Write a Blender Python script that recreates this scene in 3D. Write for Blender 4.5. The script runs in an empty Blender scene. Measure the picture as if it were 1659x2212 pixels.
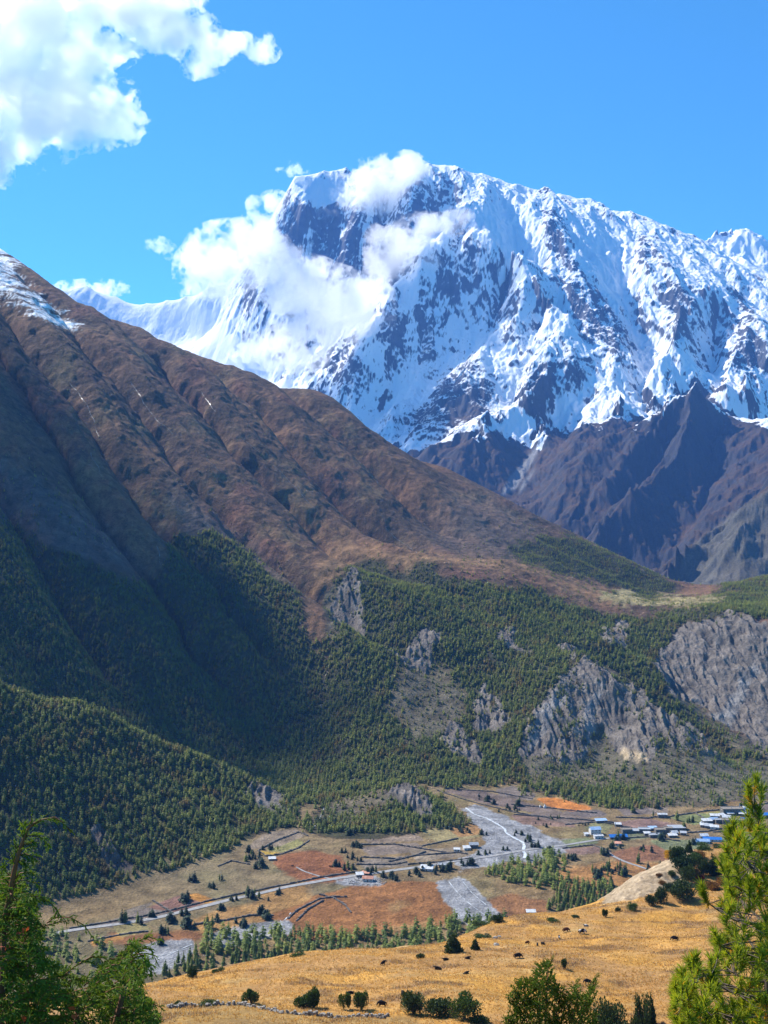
import bpy, bmesh, math, random
import numpy as np
from mathutils import Vector, Matrix

# ------------------------------------------------------------------ camera, world, sun, exposure
C = bpy.context.scene
F = 2267.0                      # focal length in units of a 1659 x 2212 picture
U0, V0 = 829.5, 1106.0
cam_d = bpy.data.cameras.new('camera')
cam_d.sensor_fit = 'VERTICAL'
cam_d.sensor_height = 36.0
cam_d.lens = F / 2212.0 * 36.0
cam_d.clip_start = 0.1
cam_d.clip_end = 60000.0
cam = bpy.data.objects.new('camera', cam_d)
cam.rotation_euler = (math.radians(90), 0, 0)
C.collection.objects.link(cam)
C.camera = cam

SUN_EL, SUN_AZ = 44.5, 50.0     # degrees up; degrees to the left of the view direction
world = bpy.data.worlds.new('World')
C.world = world
world.use_nodes = True
wn, wl = world.node_tree.nodes, world.node_tree.links
wn.clear()
sky = wn.new('ShaderNodeTexSky')
sky.sky_type = 'NISHITA'
sky.sun_disc = False
sky.sun_elevation = math.radians(SUN_EL)
sky.sun_rotation = math.radians(-SUN_AZ)
sky.altitude = 3400
sky.air_density = 1.25
sky.dust_density = 0.15
sky.ozone_density = 2.2
bg = wn.new('ShaderNodeBackground')
bg.inputs['Strength'].default_value = 0.094
wo = wn.new('ShaderNodeOutputWorld')
tint = wn.new('ShaderNodeMix'); tint.data_type = 'RGBA'; tint.blend_type = 'MULTIPLY'
tint.inputs[0].default_value = 1.0; tint.inputs[7].default_value = (0.34, 0.97, 1.22, 1)    # the deep azure of high-mountain air
wl.new(sky.outputs[0], tint.inputs[6]); wl.new(tint.outputs[2], bg.inputs[0])
wl.new(bg.outputs[0], wo.inputs[0])

sun_d = bpy.data.lights.new('sun', 'SUN')
sun_d.energy = 5.0
sun_d.angle = math.radians(0.53)
sun_d.color = (1.0, 0.95, 0.87)
sun = bpy.data.objects.new('sun', sun_d)
az, el = math.radians(SUN_AZ), math.radians(SUN_EL)
to_sun = Vector((-math.sin(az) * math.cos(el), math.cos(az) * math.cos(el), math.sin(el)))
sun.rotation_euler = to_sun.to_track_quat('Z', 'Y').to_euler()
C.collection.objects.link(sun)

C.view_settings.view_transform = 'Standard'
C.view_settings.look = 'None'
C.view_settings.exposure = 0.9
C.view_settings.gamma = 1.0
C.render.engine = 'CYCLES'
C.cycles.use_denoising = True
C.cycles.max_bounces = 22
C.cycles.diffuse_bounces = 3
C.cycles.glossy_bounces = 2
C.cycles.transmission_bounces = 4
C.cycles.transparent_max_bounces = 12
C.cycles.volume_bounces = 20
C.cycles.sample_clamp_indirect = 6.0

rnd = random.Random(11)
rng = np.random.default_rng(11)

# ------------------------------------------------------------------ helpers: objects
def tag(o, label=None, cat=None, group=None, kind=None):
    if label: o['label'] = label
    if cat: o['category'] = cat
    if group: o['group'] = group
    if kind: o['kind'] = kind
    return o

def link(o, parent=None):
    C.collection.objects.link(o)
    if parent is not None: o.parent = parent
    return o

def empty(name, loc=(0, 0, 0), rz=0.0):
    o = bpy.data.objects.new(name, None)
    o.location = loc
    o.rotation_euler = (0, 0, rz)
    return link(o)

def mesh_np(name, V, Fa, mat=None, smooth=True, parent=None, colors=None, floats=None, mats=None, midx=None, do_link=True):
    """V (n,3); Fa (m,3) or (m,4) faces -> one linked mesh object"""
    V = np.asarray(V, np.float32); Fa = np.asarray(Fa, np.int32)
    me = bpy.data.meshes.new(name)
    n, m, k = len(V), len(Fa), Fa.shape[1]
    me.vertices.add(n); me.vertices.foreach_set('co', V.ravel())
    me.loops.add(m * k); me.loops.foreach_set('vertex_index', Fa.ravel())
    me.polygons.add(m)
    me.polygons.foreach_set('loop_start', np.arange(0, m * k, k, dtype=np.int32))
    me.polygons.foreach_set('use_smooth', np.full(m, smooth, dtype=bool))
    for mt in (mats or ([mat] if mat else [])): me.materials.append(mt)
    if midx is not None: me.polygons.foreach_set('material_index', np.asarray(midx, np.int32))
    me.update(calc_edges=True)
    for nm, c in (colors or {}).items():
        a = me.color_attributes.new(nm, 'FLOAT_COLOR', 'POINT')
        c = np.asarray(c, np.float32)
        if c.shape[1] == 3: c = np.concatenate([c, np.ones((n, 1), np.float32)], 1)
        a.data.foreach_set('color', c.ravel())
    for nm, f in (floats or {}).items():
        a = me.attributes.new(nm, 'FLOAT', 'POINT')
        a.data.foreach_set('value', np.asarray(f, np.float32).ravel())
    o = bpy.data.objects.new(name, me)
    if do_link: link(o, parent)
    return o

class MB:
    """collects vertices and quads/tris of several shapes for ONE mesh object"""
    def __init__(s): s.v, s.f = [], []
    def add(s, vs, fs):
        b = len(s.v); s.v += [tuple(p) for p in vs]; s.f += [tuple(b + i for i in q) for q in fs]
    def box(s, cx, cy, z0, sx, sy, sz, rz=0.0, taper=1.0):
        c, sn = math.cos(rz), math.sin(rz); P = []
        for k, z in ((1.0, z0), (taper, z0 + sz)):
            for a, b in ((-1, -1), (1, -1), (1, 1), (-1, 1)):
                x, y = a * sx / 2 * k, b * sy / 2 * k
                P.append((cx + x * c - y * sn, cy + x * sn + y * c, z))
        s.add(P, [(3, 2, 1, 0), (4, 5, 6, 7), (0, 1, 5, 4), (1, 2, 6, 5), (2, 3, 7, 6), (3, 0, 4, 7)])
    def tube(s, pts, radii, n=6, cap=True):
        pts = [Vector(p) for p in pts]; rings = []; up = Vector((0.13, 0.21, 0.97))
        for i, p in enumerate(pts):
            d = (pts[min(i + 1, len(pts) - 1)] - pts[max(i - 1, 0)])
            d = d.normalized() if d.length > 1e-9 else Vector((0, 0, 1))
            a = d.cross(up)
            if a.length < 0.05: a = d.cross(Vector((1, 0.1, 0)))
            a.normalize(); b = d.cross(a)
            rings.append([p + (a * math.cos(2 * math.pi * k / n) + b * math.sin(2 * math.pi * k / n)) * radii[i] for k in range(n)])
        V = [q for r in rings for q in r]; Fs = []
        for i in range(len(pts) - 1):
            for k in range(n):
                k2 = (k + 1) % n
                Fs.append((i * n + k, i * n + k2, (i + 1) * n + k2, (i + 1) * n + k))
        if cap:
            Fs.append(tuple(range(n - 1, -1, -1))); Fs.append(tuple((len(pts) - 1) * n + k for k in range(n)))
        s.add(V, Fs)
    def build(s, name, mat, parent=None, smooth=False, do_link=True):
        me = bpy.data.meshes.new(name); me.from_pydata(s.v, [], s.f)
        if mat: me.materials.append(mat)
        if smooth: me.polygons.foreach_set('use_smooth', np.ones(len(me.polygons), bool))
        me.update(); o = bpy.data.objects.new(name, me)
        if do_link: link(o, parent)
        return o

def copy_tree(o, parent=None):
    c = o.copy(); link(c, parent)
    for ch in list(o.children): copy_tree(ch, c)
    return c

# ------------------------------------------------------------------ helpers: noise
def _hash(ix, iy, seed):
    with np.errstate(over='ignore'):
        n = ix.astype(np.int64).astype(np.uint32) * np.uint32(374761393) + iy.astype(np.int64).astype(np.uint32) * np.uint32(668265263) + np.uint32((seed * 2654435761) & 0xffffffff)
        n = (n ^ (n >> np.uint32(13))) * np.uint32(1274126177)
        n = (n ^ (n >> np.uint32(15))) * np.uint32(2246822519)
        n = n ^ (n >> np.uint32(16))
    return n.astype(np.float32) / np.float32(4294967296.0)

def gnoise(x, y, seed=0):
    ix, iy = np.floor(x), np.floor(y); fx, fy = (x - ix).astype(np.float32), (y - iy).astype(np.float32)
    u, v = fx * fx * fx * (fx * (fx * 6 - 15) + 10), fy * fy * fy * (fy * (fy * 6 - 15) + 10)
    def g(a, b):
        t = _hash(ix + a, iy + b, seed) * np.float32(2 * math.pi)
        return np.cos(t) * (fx - a) + np.sin(t) * (fy - b)
    n0 = g(0, 0) * (1 - u) + g(1, 0) * u
    n1 = g(0, 1) * (1 - u) + g(1, 1) * u
    return (n0 * (1 - v) + n1 * v) * 1.5

def fbm(x, y, wl, octv=5, gain=0.5, seed=0):
    s, a, t = 0, 1.0, 0
    for o in range(octv):
        s = s + a * gnoise(x / wl, y / wl, seed + o); t += a; a *= gain; wl /= 2.03
    return s / t

def ridged(x, y, wl, octv=5, gain=0.5, seed=0):
    s, a, t = 0, 1.0, 0
    for o in range(octv):
        s = s + a * (1 - 2 * np.abs(gnoise(x / wl, y / wl, seed + o))); t += a; a *= gain; wl /= 2.07
    return s / t

def smooth(a, b, x):
    t = np.clip((x - a) / (b - a), 0, 1); return t * t * (3 - 2 * t)

def erode(X, Y, Z, gx, gy, wl, octv, strength, seed=0, mask=1.0, decay=0.86, power=1.0):
    """gullies that run down the slope: octaves of stripes across the local contour, each following the slope the coarser ones left"""
    sx, sy = gx.astype(np.float32).copy(), gy.astype(np.float32).copy()
    out = np.zeros_like(Z, dtype=np.float32); amp = np.float32(strength)
    for o in range(octv):
        px, py = (X / wl).astype(np.float32), (Y / wl).astype(np.float32)
        L = np.sqrt(sx * sx + sy * sy) + 1e-5
        dx, dy = -sy / L, sx / L
        steep = np.clip(L * 1.6, 0, 1)
        ix, iy = np.floor(px), np.floor(py)
        hh = np.zeros_like(px); hgx = np.zeros_like(px); hgy = np.zeros_like(px); wt = np.zeros_like(px)
        for a in (-1, 0, 1):
            for b in (-1, 0, 1):
                cx, cy = ix + a, iy + b
                rx = cx + _hash(cx, cy, seed + o * 17) ; ry = cy + _hash(cx, cy, seed + o * 17 + 7)
                vx, vy = (px - rx).astype(np.float32), (py - ry).astype(np.float32)
                w = np.exp(-2.2 * (vx * vx + vy * vy))
                ph = (vx * dx + vy * dy) * np.float32(2 * math.pi)
                hh += np.cos(ph) * w; s = -np.sin(ph) * w
                hgx += s * dx; hgy += s * dy; wt += w
        hh /= wt; hgx /= wt; hgy /= wt
        k = amp * wl * steep * mask
        out += (hh if power == 1.0 else 2 * np.clip(0.5 + 0.5 * hh, 0, 1) ** power - 0.8) * k
        sx += hgx * amp * steep * mask * 6.28 * 0.9; sy += hgy * amp * steep * mask * 6.28 * 0.9
        wl *= 0.5; amp *= decay
    return out

# ------------------------------------------------------------------ helpers: scattered-data heightfields
def P(u, v, d): return ((u - U0) / F * d, d, -(v - V0) / F * d)
def at_z(u, v, z):
    t = (v - V0) / F; return P(u, v, -z / t)

def densify(pts, step):
    out = []
    for a, b in zip(pts[:-1], pts[1:]):
        a, b = np.array(a, float), np.array(b, float)
        n = max(1, int(math.hypot(*(b[:2] - a[:2])) / step))
        out += [a + (b - a) * i / n for i in range(n)]
    out.append(np.array(pts[-1], float))
    return [tuple(p) for p in out]

class RBF:
    def __init__(s, pts, smooth_=0.0):
        p = np.unique(np.round(np.array(pts, float), 2), axis=0)
        _, keep = np.unique(np.round(p[:, :2] / 3.0), axis=0, return_index=True)
        p = p[keep]
        s.c = p[:, :2] / 1000.0; n = len(p)
        A = np.linalg.norm(s.c[:, None] - s.c[None], axis=2) * -1.0
        A[np.arange(n), np.arange(n)] += smooth_
        Q = np.concatenate([np.ones((n, 1)), s.c], 1)
        M = np.block([[A, Q], [Q.T, np.zeros((3, 3))]])
        s.w = np.linalg.solve(M, np.concatenate([p[:, 2], np.zeros(3)]))
    def __call__(s, X, Y):
        sh = np.shape(X); x = np.ravel(X).astype(np.float32) / 1000; y = np.ravel(Y).astype(np.float32) / 1000
        out = np.empty(len(x), np.float32); cx, cy = s.c[:, 0].astype(np.float32), s.c[:, 1].astype(np.float32)
        w = -s.w[:-3].astype(np.float32)
        for i in range(0, len(x), 20000):
            a, b = x[i:i + 20000, None], y[i:i + 20000, None]
            out[i:i + 20000] = np.sqrt((a - cx) ** 2 + (b - cy) ** 2) @ w
        out += s.w[-3] + s.w[-2] * x + s.w[-1] * y
        return out.reshape(sh)

def hit(rbf, u, v, d0, d1):
    """depth at which the view ray through (u, v) meets the surface"""
    d = np.linspace(d0, d1, 500); t = -(v - V0) / F
    z = rbf((u - U0) / F * d, d)
    k = np.nonzero(t * d <= z)[0]
    return d[k[0]] if len(k) else d1

# masks traced in picture units (1659 x 2212), kept at half size, sampled at terrain vertices with a noisy offset
MW, MH = 1000, 1120
def raster(polys, blur=0):
    m = np.zeros((MH, MW), np.float32)
    for poly in polys:
        q = np.array(poly, float) / 2.0; q[:, 0] += 80
        x0, x1 = int(max(q[:, 0].min(), 0)), int(min(q[:, 0].max() + 2, MW)); y0, y1 = int(max(q[:, 1].min(), 0)), int(min(q[:, 1].max() + 2, MH))
        if x1 <= x0 or y1 <= y0: continue
        gx, gy = np.meshgrid(np.arange(x0, x1) + .5, np.arange(y0, y1) + .5); ins = np.zeros(gx.shape, bool)
        for (ax, ay), (bx, by) in zip(q, np.roll(q, -1, 0)):
            if ay == by: continue
            ins ^= ((ay > gy) != (by > gy)) & (gx < (bx - ax) * (gy - ay) / (by - ay) + ax)
        m[y0:y1, x0:x1] = np.maximum(m[y0:y1, x0:x1], ins)
    for _ in range(2 if blur else 0):
        k = max(1, int(blur / 2))
        for ax in (0, 1):
            c = np.cumsum(np.pad(m, [(k + 1, k) if a == ax else (0, 0) for a in (0, 1)], mode='edge'), axis=ax)
            n = m.shape[ax]
            m = (np.take(c, np.arange(2 * k + 1, 2 * k + 1 + n), ax) - np.take(c, np.arange(0, n), ax)) / (2 * k + 1)
    return m

def sample(m, u, v):
    x = np.clip(u / 2.0 + 80 - .5, 0, MW - 1.001); y = np.clip(v / 2.0 - .5, 0, MH - 1.001)
    ix, iy = x.astype(np.int32), y.astype(np.int32); fx, fy = x - ix, y - iy
    return (m[iy, ix] * (1 - fx) + m[iy, ix + 1] * fx) * (1 - fy) + (m[iy + 1, ix] * (1 - fx) + m[iy + 1, ix + 1] * fx) * fy

# ------------------------------------------------------------------ helpers: materials
class N:
    def __init__(s, name):
        s.m = bpy.data.materials.new(name); s.m.use_nodes = True; s.t = s.m.node_tree; s.t.nodes.clear()
        s.out = s.t.nodes.new('ShaderNodeOutputMaterial')
    def node(s, typ, **kw):
        n = s.t.nodes.new(typ)
        for k, v in kw.items(): setattr(n, k, v)
        return n
    def l(s, a, b): s.t.links.new(a, b)
    def noise(s, scale, detail=4, rough=0.55, vec=None, typ='FBM'):
        n = s.node('ShaderNodeTexNoise'); n.inputs['Scale'].default_value = scale; n.inputs['Detail'].default_value = detail; n.inputs['Roughness'].default_value = rough
        if vec is not None: s.l(vec, n.inputs['Vector'])
        return n
    def ramp(s, fac, stops):
        r = s.node('ShaderNodeValToRGB'); e = r.color_ramp.elements
        while len(e) < len(stops): e.new(0.5)
        for x, (p, c) in zip(e, stops): x.position = p; x.color = (*c, 1) if len(c) == 3 else c
        s.l(fac, r.inputs[0]); return r
    def math(s, op, a, b=None, clamp=False):
        n = s.node('ShaderNodeMath', operation=op, use_clamp=clamp)
        for i, q in enumerate((a, b)):
            if q is None: continue
            if isinstance(q, (int, float)): n.inputs[i].default_value = q
            else: s.l(q, n.inputs[i])
        return n.outputs[0]
    def mix(s, fac, a, b, mode='MIX'):
        n = s.node('ShaderNodeMix', data_type='RGBA', blend_type=mode)
        for i, q in ((0, fac), (6, a), (7, b)):
            if isinstance(q, (int, float)): n.inputs[i].default_value = q
            elif isinstance(q, tuple): n.inputs[i].default_value = (*q, 1)
            else: s.l(q, n.inputs[i])
        return n.outputs[2]
    def bsdf(s, col, rough=0.9, bump=None, strength=0.3, dist=1.0, spec=0.2):
        b = s.node('ShaderNodeBsdfPrincipled'); b.inputs['Roughness'].default_value = rough
        b.inputs['Specular IOR Level'].default_value = spec
        if isinstance(col, tuple): b.inputs['Base Color'].default_value = (*col, 1)
        else: s.l(col, b.inputs['Base Color'])
        if bump is not None:
            q = s.node('ShaderNodeBump'); q.inputs['Strength'].default_value = strength; q.inputs['Distance'].default_value = dist
            s.l(bump, q.inputs['Height']); s.l(q.outputs[0], b.inputs['Normal'])
        s.l(b.outputs[0], s.out.inputs['Surface']); return b
    def pos(s):
        return s.node('ShaderNodeNewGeometry').outputs['Position']
    def attr(s, name, what='Color'):
        return s.node('ShaderNodeAttribute', attribute_name=name).outputs[what]

def simple_mat(name, col, col2=None, scale=1.0, rough=0.85, bump=0.0, spec=0.2, detail=4):
    n = N(name)
    if col2 is None: n.bsdf(col, rough, spec=spec); return n.m
    t = n.noise(scale, detail, vec=n.node('ShaderNodeTexCoord').outputs['Object'])
    c = n.ramp(t.outputs['Fac'], [(0.32, col), (0.68, col2)])
    n.bsdf(c.outputs[0], rough, t.outputs['Fac'] if bump else None, bump, 0.1, spec); return n.m

def foliage_mat(name, col, col2, scale=1.0, trans=0.25, by_object=True, tone=False):
    """leaf colour that varies inside a crown and from tree to tree, some light passing through"""
    n = N(name)
    t = n.noise(scale, 3, vec=n.node('ShaderNodeTexCoord').outputs['Object'])
    f = t.outputs['Fac']
    if by_object: f = n.math('ADD', n.math('MULTIPLY', f, 0.6), n.math('MULTIPLY', n.node('ShaderNodeObjectInfo').outputs['Random'], 0.4))
    c = n.ramp(f, [(0.25, col), (0.75, col2)])
    cc = c.outputs[0]
    if tone:
        a = n.node('ShaderNodeAttribute', attribute_name='tone', attribute_type='INSTANCER')
        cc = n.mix(a.outputs['Fac'], cc, n.ramp(f, [(0.3, (0.17, 0.125, 0.045)), (0.7, (0.30, 0.20, 0.055))]).outputs[0])
    b = n.node('ShaderNodeBsdfPrincipled'); b.inputs['Roughness'].default_value = 0.7; b.inputs['Specular IOR Level'].default_value = 0.25
    n.l(cc, b.inputs['Base Color'])
    tr = n.node('ShaderNodeBsdfTranslucent')
    n.l(n.mix(1.0, cc, (1.5, 1.35, 0.5), 'MULTIPLY'), tr.inputs['Color'])
    mx = n.node('ShaderNodeMixShader'); mx.inputs[0].default_value = trans
    n.l(b.outputs[0], mx.inputs[1]); n.l(tr.outputs[0], mx.inputs[2]); n.l(mx.outputs[0], n.out.inputs['Surface'])
    return n.m
# ------------------------------------------------------------------ the snow massif and the dark range under it
def behind(pts, back, drop):
    out = []
    for u, v, d in pts:
        x, y, z = P(u, v, d); out.append((x * (d + back) / d, d + back, z - drop))
    return out

def tri_grid(nr, nc):
    i = (np.arange(nr - 1)[:, None] * nc + np.arange(nc - 1)[None]).ravel()
    return np.stack([i, i + 1, i + nc + 1, i + nc], 1)

def grads(Z, T, Yr):
    zt = np.gradient(Z, T, axis=1); zy = np.gradient(Z, Yr, axis=0)
    return zt / Yr[:, None], zy - zt * T[None] / Yr[:, None]

def build_massif():
    ridge = [(-150, 640, 13000), (60, 640, 12700), (110, 630, 12500), (185, 618, 12500), (250, 640, 12500), (320, 656, 12400), (400, 640, 12300), (455, 612, 12200), (520, 570, 11900),
             (560, 520, 11900), (575, 500, 11850), (600, 450, 11800), (622, 412, 11750), (637, 381, 11700), (665, 380, 11800), (700, 386, 12100), (760, 400, 12300), (830, 402, 12300), (880, 380, 12200), (910, 367, 12200),
             (935, 362, 12100), (960, 357, 12000), (978, 368, 12050), (1000, 382, 12100), (1025, 391, 12200), (1045, 380, 12000), (1070, 389, 12000), (1100, 406, 12000), (1140, 427, 11900), (1160, 422, 11850), (1200, 429, 11900), (1215, 425, 11850), (1240, 446, 11900), (1290, 463, 11900),
             (1370, 479, 11900), (1385, 474, 11850), (1450, 502, 11900), (1530, 524, 12000), (1570, 560, 11850), (1600, 590, 11700), (1659, 612, 11500), (1800, 640, 11500)]
    ridge2 = [(1440, 590, 13200), (1490, 560, 13200), (1520, 540, 13200), (1535, 530, 13200), (1550, 513, 13300), (1582, 503, 13400), (1600, 508, 13400), (1622, 517, 13500), (1659, 541, 13500), (1720, 560, 13500), (1800, 570, 13500)]
    base = densify(ridge, 40)
    low = [(560, 850, 10000), (700, 872, 9500), (860, 980, 8500), (930, 985, 7950), (1020, 965, 7950), (1100, 960, 8000), (1250, 960, 8000), (1400, 905, 8300), (1550, 835, 8500), (1659, 850, 8500), (1800, 850, 8500)]
    base += densify(low, 60)
    base += densify([(330, 724, 11900), (450, 790, 10900), (560, 845, 10300)], 60) + densify([(180, 715, 11900), (290, 722, 11950), (400, 725, 11900), (470, 720, 11800)], 50)
    base += densify([(930, 1010, 7600), (1090, 1085, 7000), (1200, 1145, 6600), (1300, 1195, 6300), (1470, 1262, 5800)], 60)
    base += [(-100, 900, 8500), (60, 900, 8200), (200, 920, 8200), (400, 960, 8200), (600, 1010, 8200), (750, 1030, 8000)]
    W = [P(*p) for p in base]
    W += behind(densify(ridge[:37], 50), 900, 650) + [P(*p) for p in densify(ridge2, 30)] + behind(densify(ridge2, 50), 800, 500)
    W += [P(1600, 566, 12500), P(1659, 590, 12500), P(1720, 605, 12500)]
    for d, z in ((4300, -400), (4700, -395), (5200, -380)):
        W += [((u - U0) / F * d, d, z) for u in range(-150, 1500, 90)]
    s5 = [(1442, 1246, 4700), (1495, 1183, 4800), (1580, 1113, 4950), (1659, 1062, 5050), (1760, 1010, 5200)]
    W += [P(*p) for p in densify(s5, 25)] + behind(densify(s5, 40), 450, 170)
    W += [P(1480, 1262, 4500), P(1560, 1262, 4450), P(1659, 1262, 4400), P(1780, 1262, 4400)]
    b0 = RBF(W)
    feats = [(-260, [(1045, 384), (1030, 420), (1000, 469), (985, 489), (960, 520), (925, 552), (890, 600), (870, 650), (840, 700), (790, 790)]),
             (-330, [(985, 489), (1040, 514), (1105, 554), (1150, 615), (1187, 676), (1225, 702), (1215, 760), (1170, 840), (1130, 858), (1060, 910), (990, 948), (930, 998)]),
             (-160, [(1187, 676), (1150, 735), (1110, 790), (1080, 800)]),
             (-200, [(1225, 702), (1255, 730), (1305, 774)]),
             (-170, [(1155, 424), (1185, 500), (1205, 560), (1260, 640), (1330, 740), (1372, 800)]),
             (-120, [(1372, 478), (1385, 570), (1430, 655), (1480, 690)]),
             (-320, [(1575, 570), (1560, 615), (1520, 644), (1478, 665), (1455, 745), (1450, 790), (1440, 850)]),
             (-250, [(1640, 640), (1600, 700), (1590, 780), (1610, 850)]),
             (-170, [(1075, 735), (1040, 790), (1000, 850), (950, 910), (900, 950)]),
             (-230, [(1110, 863), (1090, 900), (1050, 940), (1010, 975)]), (-120, [(1110, 863), (1150, 900), (1175, 950)]),
             (-260, [(1270, 868), (1262, 905), (1250, 960)]), (-230, [(1375, 838), (1360, 870), (1320, 920)]), (-120, [(1375, 838), (1400, 890)]),
             (-180, [(640, 384), (652, 430), (668, 456), (640, 520), (600, 560)]), (-130, [(760, 402), (770, 470), (740, 560), (700, 640)]), (-150, [(935, 364), (900, 440), (870, 520), (850, 590)]),
             (-160, [(523, 570), (560, 640), (600, 700)]),
             (170, [(1000, 392), (985, 440), (955, 490), (920, 520)]), (150, [(1075, 400), (1090, 480), (1130, 560), (1160, 600)]), (170, [(1100, 600), (1090, 660), (1050, 720), (1000, 780)]),
             (170, [(1290, 470), (1320, 560), (1370, 660), (1400, 740), (1425, 830)]), (120, [(700, 450), (690, 560), (660, 640), (720, 740)]), (170, [(830, 430), (830, 520), (800, 600), (760, 700)]),
             (140, [(1545, 690), (1540, 760), (1520, 820)]), (140, [(1210, 900), (1190, 920), (1160, 963), (1125, 1008), (1085, 1075)]), (120, [(960, 640), (930, 720), (880, 800), (820, 880)])]
    W2 = list(W)
    for off, line in feats:
        m = len(densify([(a, b, 0) for a, b in line], 14))
        for i, (u, v, _) in enumerate(densify([(a, b, 0) for a, b in line], 14)):
            k = min(1, (i + 1) / 4)
            d = hit(b0, u, v, 4800, 12600) + off * k
            W2.append(P(u, v, d))
    # the dark pyramid and its ribs (own distances)
    tri = [(1505, 847, 7500), (1475, 868, 7450), (1440, 889, 7400), (1415, 934, 7250), (1355, 989, 7050), (1290, 1060, 6750), (1230, 1130, 6450)]
    tri2 = [(1505, 847, 7500), (1530, 869, 7520), (1556, 889, 7550), (1600, 910, 7600), (1659, 939, 7650), (1760, 970, 7700)]
    tri3 = [(1505, 847, 7500), (1490, 920, 7200), (1475, 990, 6900), (1420, 1057, 6600), (1360, 1075, 6450), (1295, 1143, 6250), (1270, 1180, 6150)]
    tri4 = [(1556, 889, 7550), (1590, 960, 7000), (1600, 1040, 6500), (1560, 1110, 6100), (1500, 1170, 5850)]
    for t in (tri, tri2, tri3, tri4): W2 += [P(*p) for p in densify(t, 14)]
    W2 += behind(densify(tri2, 30), 420, 260) + behind(densify(tri[:4], 30), 420, 170)
    for g in ([(1440, 960, 7330), (1400, 1040, 6950), (1330, 1100, 6600)], [(1540, 950, 7350), (1530, 1020, 6950), (1510, 1090, 6500), (1440, 1190, 6050)]):
        W2 += [P(*p) for p in densify(g, 16)]
    rb = RBF(W2)
    T = np.linspace(-0.425, 0.425, 1150); Yr = np.concatenate([np.arange(4300, 8000, 13.0), np.arange(8000, 12500, 7.5), np.arange(12500, 14000, 15.0)])
    Y, TT = np.meshgrid(Yr, T, indexing='ij'); X = TT * Y
    Z = rb(X, Y)
    gx, gy = grads(Z, T, Yr)
    crest = np.zeros_like(Z)
    # keep the traced skyline: relief fades at the main ridge
    lo = smooth(-380, -250, Z)
    Zb = b0(X, Y); bx, by = grads(Zb, T, Yr); g0 = np.hypot(gx, gy)
    rel = erode(X, Y, Z, 0.5 * (gx + bx), 0.5 * (gy + by), 620.0, 6, 0.115, 5, lo, 0.9, 1.5)
    wx, wy = fbm(X, Y, 500, 3, seed=61) * 120, fbm(X, Y, 500, 3, seed=71) * 120
    rg = ridged(X + wx, Y + wy, 420, 6, 0.55, 31)
    rel += (rg - 0.25) * 62 * lo * np.clip(np.hypot(gx, gy), 0.15, 1.1)
    rel += ridged(X + wy, Y + wx, 110, 3, 0.5, 37) * 11 * lo
    lean = 0.30 * np.tanh((X - 250) / 900.0)
    qa = X + lean * (Y - 11000) + fbm(X, Y, 260, 4, seed=62) * 70
    ra = ridged(qa, Y * 0.15 + 0.05 * X, 170, 5, 0.55, 63) + 0.35 * ridged(qa, Y * 0.12, 60, 3, 0.5, 64)
    rel += (ra - 0.3) * 34 * lo * np.clip(np.hypot(gx, gy), 0.2, 1.1)
    rt = np.array(densify(ridge[1:37], 10)); rd = np.interp(TT.ravel(), (rt[:, 0] - U0) / F, rt[:, 2]).reshape(Z.shape)
    near = np.clip(np.abs(Y - rd) / 420, 0, 1)
    glac = sample(raster([[(110, 640), (420, 655), (470, 700), (560, 760), (620, 860), (300, 760)], [(640, 385), (720, 395), (765, 425), (680, 445), (655, 420)]], 10), U0 + F * TT, V0 - F * Z / Y)
    Z = Z + rel * (0.18 + 0.82 * near) * (1 - 0.8 * glac) + fbm(X, Y, 160, 4, seed=3) * 14 * glac
    gx, gy = grads(Z, T, Yr); g = np.hypot(gx, gy)
    u, v = U0 + F * TT, V0 - F * Z / Y
    wu, wv = u + fbm(X, Y, 300, 4, seed=91) * 22, v + fbm(X, Y, 300, 4, seed=95) * 22
    # where rock shows through: steep ribs, traced rock faces, and everything low
    rockm = raster([[(575, 500), (600, 440), (635, 400), (650, 440), (668, 460), (700, 445), (760, 440), (800, 470), (850, 490), (870, 440), (900, 390), (960, 400), (960, 440), (900, 520), (880, 600), (800, 620), (700, 610), (650, 560), (590, 560)],
                    [(925, 550), (985, 495), (1040, 530), (1020, 600), (960, 640), (940, 600)], [(1060, 580), (1105, 570), (1130, 640), (1080, 650)], [(950, 690), (965, 640), (985, 620), (975, 680), (955, 700)],
                    [(1180, 440), (1210, 440), (1225, 540), (1280, 620), (1340, 720), (1360, 770), (1310, 780), (1270, 700), (1200, 600), (1180, 540)], [(1350, 490), (1400, 480), (1420, 560), (1390, 620), (1350, 560)],
                    [(1110, 860), (1150, 800), (1215, 730), (1250, 760), (1290, 790), (1260, 840), (1180, 890), (1130, 890)], [(1445, 700), (1490, 700), (1490, 745), (1450, 745)], [(1420, 620), (1470, 600), (1520, 640), (1500, 680), (1450, 680)],
                    [(1540, 640), (1600, 620), (1630, 680), (1600, 740), (1560, 700)], [(1600, 700), (1659, 690), (1659, 800), (1600, 800)], [(520, 580), (560, 600), (580, 660), (540, 680)], [(470, 770), (560, 760), (600, 840), (520, 830)],
                    [(880, 900), (960, 800), (1050, 780), (1110, 820), (1050, 900), (980, 960), (880, 970)], [(690, 780), (760, 740), (800, 800), (740, 850)], [(850, 700), (900, 660), (960, 700), (920, 790), (860, 800)]], 14)
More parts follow.
